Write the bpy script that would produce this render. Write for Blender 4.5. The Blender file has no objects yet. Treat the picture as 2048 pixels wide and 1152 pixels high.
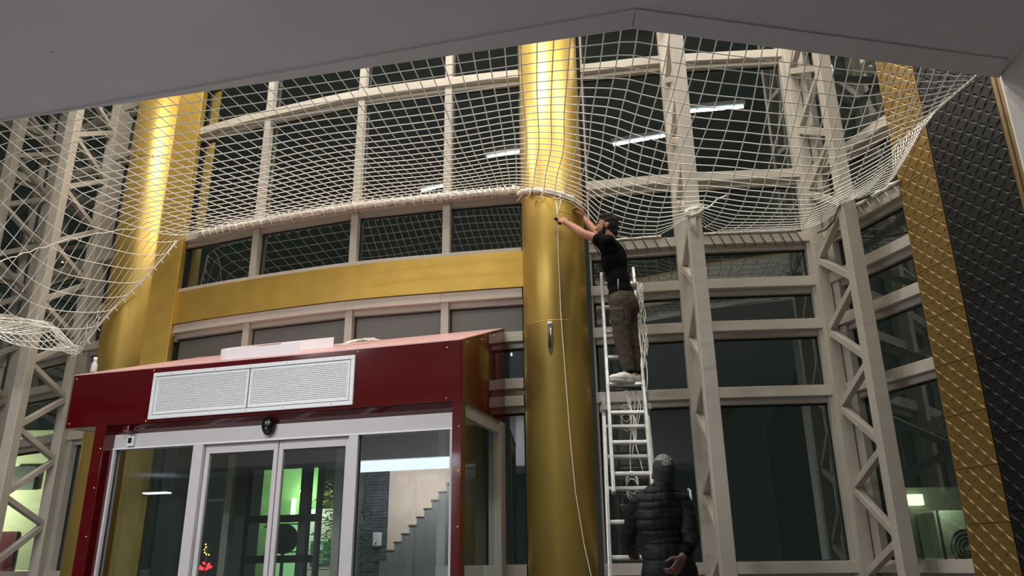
import bpy, bmesh, math, random
from mathutils import Vector, Matrix, noise
random.seed(7)
S = bpy.context.scene
COL = S.collection
PI = math.pi

# ------------------------------------------------------------------ camera, world, exposure, room lamps
H = 1.0                                    # camera height above the floor
cam_d = bpy.data.cameras.new('camera'); cam = bpy.data.objects.new('camera', cam_d); COL.objects.link(cam)
cam_d.sensor_width = 36.0; cam_d.lens = 1568.0 / 2048 * 36; cam_d.clip_start = 0.05; cam_d.clip_end = 300
PITCH = math.radians(19.45); ROLL = math.radians(-0.735)
cF = Vector((0, math.cos(PITCH), math.sin(PITCH))); cU0 = Vector((0, -math.sin(PITCH), math.cos(PITCH))); cR0 = Vector((1, 0, 0))
cR = cR0 * math.cos(ROLL) + cU0 * math.sin(ROLL); cU = cU0 * math.cos(ROLL) - cR0 * math.sin(ROLL)
M = Matrix((cR, cU, -cF)).transposed().to_4x4(); M.translation = (0, 0, H)
cam.matrix_world = M
S.camera = cam
S.view_settings.view_transform = 'Standard'; S.view_settings.look = 'None'; S.view_settings.gamma = 1.0
S.view_settings.use_curve_mapping = False
S.view_settings.exposure = 0.12
W = bpy.data.worlds.new('night_sky'); S.world = W; W.use_nodes = True
W.node_tree.nodes['Background'].inputs[0].default_value = (0.62, 0.70, 0.65, 1)
W.node_tree.nodes['Background'].inputs[1].default_value = 0.03

def area_light(name, loc, target, sx, sy, power, colr, spread=PI):
    d = bpy.data.lights.new(name, 'AREA'); d.shape = 'RECTANGLE'; d.size = sx; d.size_y = sy
    d.energy = power; d.color = colr; d.spread = spread
    o = bpy.data.objects.new(name, d); COL.objects.link(o); o.location = loc
    v = Vector(target) - Vector(loc); o.rotation_euler = v.to_track_quat('-Z', 'Y').to_euler()
    return o
# upper-storey ceiling lamps above the void
for lx_, ly_, p_ in ((-3.6, 7.0, 130), (-0.6, 6.2, 130), (2.1, 6.0, 105)):
    area_light('upper_lamp_light', (lx_, ly_, 8.5), (lx_, ly_, 0), 1.6, 0.5, p_, (1.0, 0.94, 0.84))
# strip lamps over the upper-storey gallery
GAL = ((-3.6, 2.4), (-1.4, 2.9), (0.9, 2.6), (2.6, 3.3))
for lx_, ly_ in GAL:
    area_light('gallery_lamp_light', (lx_, ly_, 7.98), (lx_, ly_ + 2.2, 5.2), 1.3, 0.07, 68, (1.0, 0.95, 0.88))
# lamps on the lower-storey ceiling behind and beside the photographer
SOF = ((-2.1, 3.4, 95), (-4.9, 3.5, 150), (-3.0, 0.0, 70))
for lx_, ly_, p_ in SOF:
    area_light('lower_lamp_light', (lx_, ly_, 4.14), (lx_, ly_ + 0.1, 0), 1.2, 0.3, p_, (0.93, 0.96, 1.0))

# ------------------------------------------------------------------ materials
def lin(c):
    return tuple(((x / 255) / 12.92 if x / 255 <= 0.04045 else ((x / 255 + 0.055) / 1.055) ** 2.4) for x in c) + (1,)
def mat(name, rgb, rough=0.5, metal=0.0, var=0.06, scale=6.0, bump=0.0, bscale=40.0, spec=0.5, coat=0.0, emit=None, estr=0.0):
    m = bpy.data.materials.new(name); m.use_nodes = True; nt = m.node_tree; b = nt.nodes['Principled BSDF']
    c = lin(rgb)
    tc = nt.nodes.new('ShaderNodeTexCoord')
    if var > 0:
        n = nt.nodes.new('ShaderNodeTexNoise'); n.inputs['Scale'].default_value = scale; n.inputs['Detail'].default_value = 4
        r = nt.nodes.new('ShaderNodeValToRGB')
        r.color_ramp.elements[0].color = tuple(max(0, x * (1 - var)) for x in c[:3]) + (1,)
        r.color_ramp.elements[1].color = tuple(min(1, x * (1 + var)) for x in c[:3]) + (1,)
        r.color_ramp.elements[0].position = 0.3; r.color_ramp.elements[1].position = 0.7
        nt.links.new(tc.outputs['Object'], n.inputs['Vector']); nt.links.new(n.outputs['Fac'], r.inputs['Fac'])
        nt.links.new(r.outputs['Color'], b.inputs['Base Color'])
    else:
        b.inputs['Base Color'].default_value = c
    b.inputs['Roughness'].default_value = rough; b.inputs['Metallic'].default_value = metal
    b.inputs['Specular IOR Level'].default_value = spec; b.inputs['Coat Weight'].default_value = coat
    b.inputs['Coat Roughness'].default_value = 0.04
    if emit:
        b.inputs['Emission Color'].default_value = lin(emit); b.inputs['Emission Strength'].default_value = estr
    if bump > 0:
        n2 = nt.nodes.new('ShaderNodeTexNoise'); n2.inputs['Scale'].default_value = bscale; n2.inputs['Detail'].default_value = 3
        bp = nt.nodes.new('ShaderNodeBump'); bp.inputs['Strength'].default_value = bump; bp.inputs['Distance'].default_value = 0.02
        nt.links.new(tc.outputs['Object'], n2.inputs['Vector']); nt.links.new(n2.outputs['Fac'], bp.inputs['Height'])
        nt.links.new(bp.outputs['Normal'], b.inputs['Normal'])
    return m
def glass(name, tint, ior, rough=0.0):
    m = bpy.data.materials.new(name); m.use_nodes = True; nt = m.node_tree
    nt.nodes.remove(nt.nodes['Principled BSDF'])
    t = nt.nodes.new('ShaderNodeBsdfTransparent'); t.inputs[0].default_value = tint + (1,)
    g = nt.nodes.new('ShaderNodeBsdfGlossy'); g.inputs['Roughness'].default_value = rough; g.inputs[0].default_value = (0.93, 1.0, 0.97, 1)
    f = nt.nodes.new('ShaderNodeFresnel'); f.inputs['IOR'].default_value = ior
    x = nt.nodes.new('ShaderNodeMixShader')
    ge_ = nt.nodes.new('ShaderNodeNewGeometry'); mu = nt.nodes.new('ShaderNodeMath'); mu.operation = 'SUBTRACT'; mu.use_clamp = True
    nt.links.new(f.outputs[0], mu.inputs[0]); nt.links.new(ge_.outputs['Backfacing'], mu.inputs[1])   # one coated face per pane
    nt.links.new(mu.outputs[0], x.inputs[0]); nt.links.new(t.outputs[0], x.inputs[1]); nt.links.new(g.outputs[0], x.inputs[2])
    nt.links.new(x.outputs[0], nt.nodes['Material Output'].inputs[0])
    return m
CREAM = mat('cream_painted_steel', (180, 171, 158), 0.45, var=0.05, scale=3)
CREAM2 = mat('cream_window_frame', (168, 161, 150), 0.45, var=0.05, scale=3)
GREYFRAME = mat('grey_window_frame', (120, 120, 116), 0.5, var=0.05)
GASKET = mat('black_rubber_gasket', (22, 24, 24), 0.6, var=0.0)
GOLD = mat('gold_metallic_paint', (204, 172, 90), 0.40, metal=0.72, var=0.06, scale=2.5, bump=0.03, bscale=4)
GOLDFLAT = mat('gold_satin_sheet', (198, 164, 80), 0.42, metal=0.6, var=0.10, scale=4)
GOLDPANEL = mat('gold_relief_panel', (122, 98, 52), 0.42, metal=0.5, var=0.08)
BLACKPANEL = mat('black_relief_panel', (9, 9, 10), 0.5, var=0.05, spec=0.3)
WHITEPANEL = mat('white_relief_panel', (205, 205, 200), 0.5, var=0.03)
PLASTER = mat('grey_plaster', (196, 193, 194), 0.9, var=0.03, scale=1.2)
PLASTERDARK = mat('dark_wall_paint', (112, 118, 116), 0.85, var=0.05)
FLOORM = mat('grey_stone_floor', (128, 128, 130), 0.35, var=0.15, scale=2)
RED = mat('red_gloss_composite', (80, 3, 8), 0.08, var=0.03, coat=0.6, bump=0.012, bscale=3)
WHITEMETAL = mat('white_powder_coat', (222, 222, 222), 0.4, var=0.02)
ALUFRAME = mat('light_grey_aluminium_frame', (196, 190, 190), 0.38, var=0.03)
ALU = mat('ladder_aluminium', (205, 205, 202), 0.38, metal=0.55, var=0.15, scale=20)
DARKHOLE = mat('dark_grille_core', (30, 30, 32), 0.8, var=0)
NETM = mat('white_net_cord', (246, 243, 235), 0.8, var=0.04)
ROPE = mat('white_rope', (232, 228, 216), 0.8, var=0.1, scale=30)
CLOTHWHITE = mat('white_folded_netting', (226, 220, 208), 0.85, var=0.2, scale=30, bump=0.8, bscale=30)
DARKCORD = mat('dark_lashing_cord', (84, 78, 68), 0.8, var=0.1)
PINKWHITE = mat('white_plastic_strip', (232, 224, 226), 0.4, var=0.02)
BLACKPLASTIC = mat('black_plastic', (14, 14, 15), 0.25, var=0)
SCREEN = mat('dark_screen', (28, 38, 48), 0.2, var=0)
CHROME = mat('brushed_steel', (180, 180, 180), 0.25, metal=1.0, var=0.05)
SCREWM = mat('screw_head', (210, 205, 200), 0.3, metal=0.6, var=0)
SKIN = mat('skin', (172, 118, 92), 0.55, var=0.08, scale=18)
SKINDARK = mat('dark_skin_shaded', (84, 60, 50), 0.55, var=0.08, scale=18)  # dark skin, with the shade lying on it put into the colour
HAIR = mat('black_hair', (8, 7, 7), 0.85, var=0.3, scale=60, bump=0.8, bscale=90)
HAIRGREY = mat('greying_short_hair', (128, 126, 124), 0.65, var=0.75, scale=70, bump=0.8, bscale=120)
HAIRDARK = mat('dark_grey_short_hair', (34, 33, 33), 0.7, var=0.5, scale=80, bump=0.6, bscale=120)
TSHIRT = mat('black_cotton', (8, 8, 9), 0.95, var=0.1, bump=0.35, bscale=14, spec=0.12)
TROUSER = mat('brown_grey_cotton', (74, 65, 55), 0.9, var=0.05, scale=10, bump=0.6, bscale=20, spec=0.2)
SHOE = mat('white_trainer', (225, 222, 212), 0.55, var=0.06, bump=0.2, bscale=40)
SHOESOLE = mat('shoe_sole', (190, 184, 172), 0.7, var=0.1)
VEST = mat('black_quilted_nylon', (19, 19, 22), 0.62, var=0.1, bump=0.35, bscale=20, spec=0.25)
SLEEVE = mat('black_jacket_sleeve', (17, 17, 19), 0.7, var=0.1, bump=0.5, bscale=14, spec=0.25)
DARKTROUSER = mat('black_trousers', (18, 18, 20), 0.85, var=0.1, bump=0.4, bscale=14)
REDITEM = mat('red_plastic', (190, 30, 34), 0.5, var=0.05)
SPANDREL = mat('grey_spandrel_panel', (104, 103, 98), 0.5, var=0.04, scale=2)
FGLASS = glass('facade_glass', (0.66, 0.72, 0.69), 2.5)
VGLASS = glass('vestibule_glass', (0.90, 0.93, 0.92), 2.8)
CLEARG = glass('clear_glass', (0.92, 0.95, 0.94), 1.22)
def emis(name, rgb, s):
    return mat(name, rgb, 0.5, var=0.0, emit=rgb, estr=s)

# ------------------------------------------------------------------ mesh helpers
BASE = {}
def base_of(o): return BASE.get(o.name, Vector((0, 0, 0)))
class MB:
    def __init__(s): s.v = []; s.f = []; s.sm = []
    def add(s, vs, fs, smooth=False):
        n = len(s.v); s.v += [Vector(v) for v in vs]; s.f += [tuple(i + n for i in f) for f in fs]; s.sm += [smooth] * len(fs); return s
    def box(s, x0, x1, y0, y1, z0, z1):
        return s.hexa([(x0, y0, z0), (x1, y0, z0), (x1, y1, z0), (x0, y1, z0)], [(x0, y0, z1), (x1, y0, z1), (x1, y1, z1), (x0, y1, z1)])
    def hexa(s, b, t):
        n = len(b); fs = [tuple(reversed(range(n))), tuple(range(n, 2 * n))]
        for i in range(n): j = (i + 1) % n; fs.append((i, j, j + n, i + n))
        return s.add(list(b) + list(t), fs)
    def prism(s, poly, z0, z1):
        return s.hexa([(p[0], p[1], z0) for p in poly], [(p[0], p[1], z1) for p in poly])
    def bar(s, p, q, w, h, up=(0, 0, 1)):
        p = Vector(p); q = Vector(q); d = (q - p).normalized(); up = Vector(up)
        if abs(d.dot(up)) > 0.98: up = Vector((0, 1, 0))
        a = d.cross(up).normalized(); b = a.cross(d).normalized()
        c = [(-w/2, -h/2), (w/2, -h/2), (w/2, h/2), (-w/2, h/2)]
        return s.hexa([p + a*x + b*y for x, y in c], [q + a*x + b*y for x, y in c])
    def tube(s, pts, r, n=6, closed=False, smooth=True):
        pts = [Vector(p) for p in pts]; m = len(pts)
        rs = r if isinstance(r, (list, tuple)) else [r] * m
        rings = []; ref = None
        for i in range(m):
            if closed: d = pts[(i+1) % m] - pts[i-1]
            else: d = pts[min(i+1, m-1)] - pts[max(i-1, 0)]
            if d.length < 1e-9: d = Vector((0, 0, 1))
            d.normalize()
            if ref is None: ref = Vector((0, 0, 1)) if abs(d.z) < 0.9 else Vector((1, 0, 0))
            a = d.cross(ref)
            if a.length < 1e-5: a = d.cross(Vector((0.3, 0.9, 0.1)))
            a.normalize(); b = d.cross(a); ref = -b if False else a.cross(d)
            rings.append([pts[i] + (a*math.cos(2*PI*k/n) + b*math.sin(2*PI*k/n)) * rs[i] for k in range(n)])
        vs = [v for g in rings for v in g]; fs = []
        for i in range(m if closed else m - 1):
            j = (i + 1) % m
            for k in range(n): k2 = (k+1) % n; fs.append((i*n+k, i*n+k2, j*n+k2, j*n+k))
        if not closed: fs += [tuple(reversed(range(n))), tuple((m-1)*n + k for k in range(n))]
        return s.add(vs, fs, smooth)
    def cyl(s, c, r, z0, z1, n=48, r2=None):
        r2 = r if r2 is None else r2
        vs = [(c[0]+r*math.cos(2*PI*k/n), c[1]+r*math.sin(2*PI*k/n), z0) for k in range(n)] + [(c[0]+r2*math.cos(2*PI*k/n), c[1]+r2*math.sin(2*PI*k/n), z1) for k in range(n)]
        b = len(s.v); s.add(vs, [(k, (k+1) % n, (k+1) % n+n, k+n) for k in range(n)], True)
        s.f += [tuple(b+k for k in reversed(range(n))), tuple(b+n+k for k in range(n))]; s.sm += [False, False]; return s
    def ball(s, c, r, nu=14, nv=9, R=None):
        r = r if isinstance(r, (list, tuple)) else (r, r, r); c = Vector(c); vs = []; fs = []
        for j in range(nv+1):
            th = PI*j/nv
            for i in range(nu):
                ph = 2*PI*i/nu; v = Vector((r[0]*math.sin(th)*math.cos(ph), r[1]*math.sin(th)*math.sin(ph), r[2]*math.cos(th)))
                vs.append(c + (R @ v if R else v))
        for j in range(nv):
            for i in range(nu):
                i2 = (i+1) % nu; fs.append((j*nu+i, (j+1)*nu+i, (j+1)*nu+i2, j*nu+i2))
        return s.add(vs, fs, True)
    def capsule(s, p, q, r1, r2, n=12):
        p = Vector(p); q = Vector(q); d = (q-p); L = max(d.length, 1e-5); d.normalize()
        ref = Vector((0, 0, 1)) if abs(d.z) < 0.9 else Vector((1, 0, 0)); a = d.cross(ref).normalized(); b = d.cross(a)
        prof = []
        for k in range(1, 5): t = PI/2*(1-k/4); prof.append((-r1*math.sin(t), r1*math.cos(t)))
        for k in range(0, 4): t = PI/2*k/4; prof.append((L + r2*math.sin(t), r2*math.cos(t)))
        vs = [p - d*r1] + [p + d*x + (a*math.cos(2*PI*k/n) + b*math.sin(2*PI*k/n))*y for x, y in prof for k in range(n)] + [q + d*r2]
        fs = [(0, 1+(k+1) % n, 1+k) for k in range(n)]; m = len(prof)
        for i in range(m-1):
            for k in range(n): k2 = (k+1) % n; fs.append((1+i*n+k, 1+i*n+k2, 1+(i+1)*n+k2, 1+(i+1)*n+k))
        e = len(vs)-1; fs += [(e, 1+(m-1)*n+k, 1+(m-1)*n+(k+1) % n) for k in range(n)]
        return s.add(vs, fs, True)
    def build(s, name, m, parent=None, bevel=0.0, origin=None):
        me = bpy.data.meshes.new(name)
        if parent is not None: org = base_of(parent)
        else: org = Vector((0, 0, 0))
        if origin is None:
            if s.v:
                xs = [v.x for v in s.v]; ys = [v.y for v in s.v]; zs = [v.z for v in s.v]
                origin = Vector(((min(xs)+max(xs))/2, (min(ys)+max(ys))/2, min(zs)))
            else: origin = Vector((0, 0, 0))
        origin = Vector(origin)
        me.from_pydata([v - origin for v in s.v], [], s.f)
        me.polygons.foreach_set('use_smooth', s.sm); me.update()
        bm = bmesh.new(); bm.from_mesh(me); bmesh.ops.recalc_face_normals(bm, faces=bm.faces[:]); bm.to_mesh(me); bm.free()
        o = bpy.data.objects.new(name, me); COL.objects.link(o)
        if isinstance(m, (list, tuple)):
            for k in m: me.materials.append(k)
        else: me.materials.append(m)
        o.location = origin - org; BASE[o.name] = origin
        if parent is not None: o.parent = parent
        if bevel > 0:
            bv = o.modifiers.new('bevel', 'BEVEL'); bv.width = bevel; bv.segments = 2; bv.limit_method = 'ANGLE'
        return o
def empty(name, loc):
    o = bpy.data.objects.new(name, None); COL.objects.link(o); o.location = loc; o.empty_display_size = 0.1; BASE[o.name] = Vector(loc); return o
def tag(o, label, cat, group=None, kind=None):
    o['label'] = label; o['category'] = cat
    if group: o['group'] = group
    if kind: o['kind'] = kind
    return o
def copy_at(o, delta, parent=None):
    c = o.copy(); COL.objects.link(c); c.parent = parent
    if parent is None: c.location = o.location + Vector(delta); BASE[c.name] = base_of(o) + Vector(delta)
    for ch in o.children: copy_at(ch, delta, c)
    return c
def spline(pts, n=5):
    pts = [Vector((p[0], p[1])) for p in pts]; out = []
    for i in range(len(pts)-1):
        p0 = pts[max(i-1, 0)]; p1 = pts[i]; p2 = pts[i+1]; p3 = pts[min(i+2, len(pts)-1)]
        for k in range(n):
            t = k/n
            out.append(0.5*((2*p1) + (p2-p0)*t + (2*p0-5*p1+4*p2-p3)*t*t + (3*p1-p0-3*p2+p3)*t**3))
    out.append(pts[-1]); return out
def offs(pts, d):
    """offset plan polyline by d away from the viewer (left-to-right polyline, +d = behind)"""
    out = []
    for i in range(len(pts)):
        t = (pts[min(i+1, len(pts)-1)] - pts[max(i-1, 0)]).normalized(); out.append(pts[i] + Vector((-t.y, t.x))*d)
    return out
def sweep(mb, pts, z0, z1, d0, d1):
    a = offs(pts, d0); b = offs(pts, d1); n = len(pts)
    vs = [(p.x, p.y, z0) for p in a] + [(p.x, p.y, z1) for p in a] + [(p.x, p.y, z1) for p in b] + [(p.x, p.y, z0) for p in b]
    fs = []
    for i in range(n-1):
        for q in range(4): r = (q+1) % 4; fs.append((q*n+i, q*n+i+1, r*n+i+1, r*n+i))
    fs += [(0, n, 2*n, 3*n), (n-1, 2*n-1, 3*n-1, 4*n-1)]
    return mb.add(vs, fs)
def relief(mb, o, u, v, n, nu, nv, cell, h, seam=0, seamd=0.0):
    o = Vector(o); u = Vector(u); v = Vector(v); n = Vector(n)
    def P(i, j, hh): return o + u*(i*cell/2) + v*(j*cell/2) + n*hh
    # star lattice: in every quarter cell a sunken lozenge runs from the cell centre to its corner
    for a in range(nu):
        for b in range(nv):
            for sx in (-1, 1):
                for sy in (-1, 1):
                    cx = 2*a+1; cy = 2*b+1; k = 0.30
                    C_ = P(cx, cy, 0); Pn = P(cx+sx, cy+sy, 0); M1 = P(cx+sx, cy, 0.0); M2 = P(cx, cy+sy, 0.0)
                    S1 = P(cx+sx*(0.5+k/2), cy+sy*(0.5-k/2), 0); S2 = P(cx+sx*(0.5-k/2), cy+sy*(0.5+k/2), 0); A = P(cx+sx*0.5, cy+sy*0.5, -h)
                    mb.add([C_, S1, Pn, S2, A, M1, M2], [(0, 1, 4), (1, 2, 4), (2, 3, 4), (3, 0, 4), (0, 5, 1), (5, 2, 1), (0, 3, 6), (6, 3, 2)])
    # outer rim so that the sheet has thickness
    c = [P(0, 0, 0), P(2*nu, 0, 0), P(2*nu, 2*nv, 0), P(0, 2*nv, 0)]; d = [q - n*(h+0.006) for q in c]
    mb.add(c + d, [(0, 1, 5, 4), (1, 2, 6, 5), (2, 3, 7, 6), (3, 0, 4, 7), (4, 5, 6, 7)])
    return mb

# ------------------------------------------------------------------ room shell
# floor
tag(MB().box(-14, 12, -9, 10.6, -0.2, 0).build('floor', FLOORM), 'grey stone floor of the entrance hall', 'floor', kind='structure')
# slab / soffit: opening edge runs from far left to a corner and on to the right wall
ZS = 4.2; CR = (0.79, 4.15)
def edgeY(x): return CR[1] + (CR[0]-x)*0.2147 if x < CR[0] else CR[1] + (x-CR[0])*0.2213
slab = [(-12, edgeY(-12)), (-12, -1.6), (4.6, -1.6), (4.2, 3.7), (3.46, 3.7), (3.46, edgeY(3.46)), CR]
tag(MB().prism(slab, ZS+0.014, 4.95).build('ceiling', PLASTER), 'grey plaster soffit hanging over the foreground', 'ceiling', kind='structure')
tr = MB().prism([(-3.4, edgeY(-3.4)-0.012), (0.78, 3.965), (0.79, 4.15), (-3.4, edgeY(-3.4))], ZS, ZS+0.014)
tr.prism([(-12, edgeY(-12)), (-12, edgeY(-12)-0.06), (-3.4, edgeY(-3.4)-0.012), (-3.4, edgeY(-3.4))], ZS, ZS+0.014)
tag(tr.build('trim_1', PLASTER), 'narrow plaster band widening along the left edge of the ceiling opening', 'ceiling trim', kind='structure')
tr = MB().prism([(0.782, 3.965), (3.40, 4.53), (3.46, 4.74), (0.79, 4.15)], ZS, ZS+0.014)
tag(tr.build('trim_2', PLASTER), 'plaster band along the right edge of the ceiling opening', 'ceiling trim', kind='structure')
ck = MB().tube([(0.786, 4.13, ZS-0.0005), (0.779, 4.09, ZS-0.0005), (0.784, 4.05, ZS-0.0005), (0.778, 4.0, ZS-0.0005)], 0.0018, 4)
MB().ball((-3.0, 4.33, ZS+0.0135), (0.010, 0.005, 0.001), 10, 6).build('mark', GASKET, bpy.data.objects['ceiling'])
tag(ck.build('trim_3', GASKET), 'hairline crack at the mitre where the two ceiling bands meet', 'crack', kind='structure')
# decorated vertical face of the slab edge (seen reflected in the glazing)
def edgeface(x0, x1, nm, lab):
    p = Vector((x0, edgeY(x0))); q = Vector((x1, edgeY(x1))); t = (q-p).normalized(); nn = Vector((-t.y, t.x)); L = (q-p).length
    e = empty(nm, (p.x, p.y, ZS)); tag(e, lab, 'slab edge', kind='structure')
    def strip(z0, z1, d): 
        m = MB(); m.hexa([(p.x, p.y, z0), (q.x, q.y, z0), (q.x+nn.x*d, q.y+nn.y*d, z0), (p.x+nn.x*d, p.y+nn.y*d, z0)], [(p.x, p.y, z1), (q.x, q.y, z1), (q.x+nn.x*d, q.y+nn.y*d, z1), (p.x+nn.x*d, p.y+nn.y*d, z1)]); return m
    strip(4.40, 4.43, 0.03).build('gold_strip', GOLD, e); strip(4.82, 4.85, 0.03).build('gold_strip', GOLD, e)
    strip(4.28, 4.40, 0.015).build('black_strip', BLACKPANEL, e); strip(4.85, 5.05, 0.015).build('black_strip', BLACKPANEL, e)
    m = MB(); relief(m, (p.x+nn.x*0.03, p.y+nn.y*0.03, 4.43), (t.x, t.y, 0), (0, 0, 1), (nn.x, nn.y, 0), int(L/0.13), 3, 0.13, 0.008); m.build('relief_panel', WHITEPANEL, e)
edgeface(-9.0, 0.79, 'trim_4', 'white star relief panelling with gold strips along the left slab edge')
edgeface(0.79, 3.40, 'trim_5', 'white star relief panelling with gold strips along the right slab edge')
# plastered wall on the right, coming towards the viewer
tag(MB().prism([(3.46, 4.72), (3.43, 3.7), (3.9, 3.7), (3.9, 4.72)], 0, ZS+0.014).build('wall_right', PLASTER), 'grey plaster wall at the right edge below the ceiling', 'wall', kind='structure')
DARKSTONE = mat('black_stone_cladding', (20, 21, 22), 0.5, var=0.2)
tag(MB().prism([(3.9, 3.7), (4.6, -6.0), (4.9, -6.0), (4.2, 3.7)], 0, ZS+0.014).build('wall_right_near', DARKSTONE), 'black stone hall wall to the right of the photographer', 'wall', kind='structure')
# patterned wall behind it
wu = Vector((0.28, -0.96, 0)).normalized(); wn = Vector((-wu.y, wu.x, 0)); wn = Vector((-0.96, -0.28, 0))
w0 = Vector((3.37, 6.11, 0))
pw = empty('wall_back_right', tuple(w0)); tag(pw, 'wall clad in gold and black star relief panels beside the right glazing', 'wall', kind='structure')
HW = 8.6
def wslab(a, b, z0, z1, d0, d1):
    A = w0 + wu*a; B = w0 + wu*b
    return MB().hexa([A + wn*d0 + Vector((0, 0, z0)), B + wn*d0 + Vector((0, 0, z0)), B + wn*d1 + Vector((0, 0, z0)), A + wn*d1 + Vector((0, 0, z0))],
                     [A + wn*d0 + Vector((0, 0, z1)), B + wn*d0 + Vector((0, 0, z1)), B + wn*d1 + Vector((0, 0, z1)), A + wn*d1 + Vector((0, 0, z1))])
wslab(0, 2.0, 0, HW, -0.3, -0.012).build('backing', GASKET, pw)
g = MB(); zz = 0.05
while zz < HW-0.4:
    relief(g, w0 + wn*0.02 + wu*0.002 + Vector((0, 0, zz)), wu, (0, 0, 1), wn, 3, 3, 0.1313, 0.0075); zz += 0.398
g.build('gold_panel', GOLDPANEL, pw)
g = MB(); zz = 0.25
while zz < HW-0.6:
    relief(g, w0 + wn*0.02 + wu*0.404 + Vector((0, 0, zz)), wu, (0, 0, 1), wn, 6, 4, 0.1313, 0.007); zz += 0.53
g.build('black_panel', BLACKPANEL, pw)
MBt = MB()
for z in range(0, 14): MBt.f and None
tm = wslab(1.06, 1.15, 0, HW, -0.02, 0.035); tm.build('gold_trim', GOLDPANEL, pw, bevel=0.012)
wslab(1.10, 1.112, 0, HW, -0.02, 0.037).build('trim_groove', GASKET, pw)
wslab(1.15, 1.165, 0, HW, -0.02, 0.05).build('white_edge_strip', WHITEMETAL, pw)
# walls the photo only sees by reflection
tag(MB().box(-14, -13.7, -9, 10.6, 0, 9).build('wall_left', PLASTERDARK), 'dark hall wall far to the left', 'wall', kind='structure')
tag(MB().box(3.8, 4.1, -9, 4.6, 4.95, 9).build('wall_upper_right', PLASTERDARK), 'dark upper storey wall on the right', 'wall', kind='structure')
tag(MB().box(-14, 4.1, -1.9, -1.6, 4.95, 9).build('wall_upper_back', PLASTERDARK), 'dark upper storey back wall', 'wall', kind='structure')
tag(MB().box(-14, 6, -1.6, 10.6, 9.0, 9.2).build('ceiling_upper', PLASTERDARK), 'dark upper storey ceiling above the void', 'ceiling', kind='structure')

# ------------------------------------------------------------------ lamps (fixtures whose reflections show in the glass)
LAMP = emis('lamp_diffuser', (255, 250, 240), 6.0)
def ceil_lamp(x, y, z, sx, sy, lab, m=LAMP, group='upper ceiling lamps'):
    e = empty('ceiling_lamp', (x, y, z)); tag(e, lab, 'lamp', group)
    MB().box(x-sx/2-0.03, x+sx/2+0.03, y-sy/2-0.03, y+sy/2+0.03, z, z+0.06).build('housing', WHITEMETAL, e)
    MB().box(x-sx/2, x+sx/2, y-sy/2, y+sy/2, z-0.015, z).build('diffuser', m, e)
for x, y, _p in ((-3.6, 7.0, 0), (-0.6, 6.2, 0), (2.1, 6.0, 0)):
    ceil_lamp(x, y, 8.53, 1.6, 0.5, 'flat white lamp on the upper storey ceiling over the void')
for x, y in GAL:
    ceil_lamp(x, y, 8.0, 1.3, 0.07, 'slim strip lamp over the upper storey gallery', emis('strip_lamp', (225, 245, 255), 3.0), 'gallery strip lamps')
for x, y, _p in SOF:
    ceil_lamp(x, y, 4.16, 1.2, 0.3, 'rectangular lamp under the grey soffit behind the photographer', LAMP, 'soffit lamps')

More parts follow.
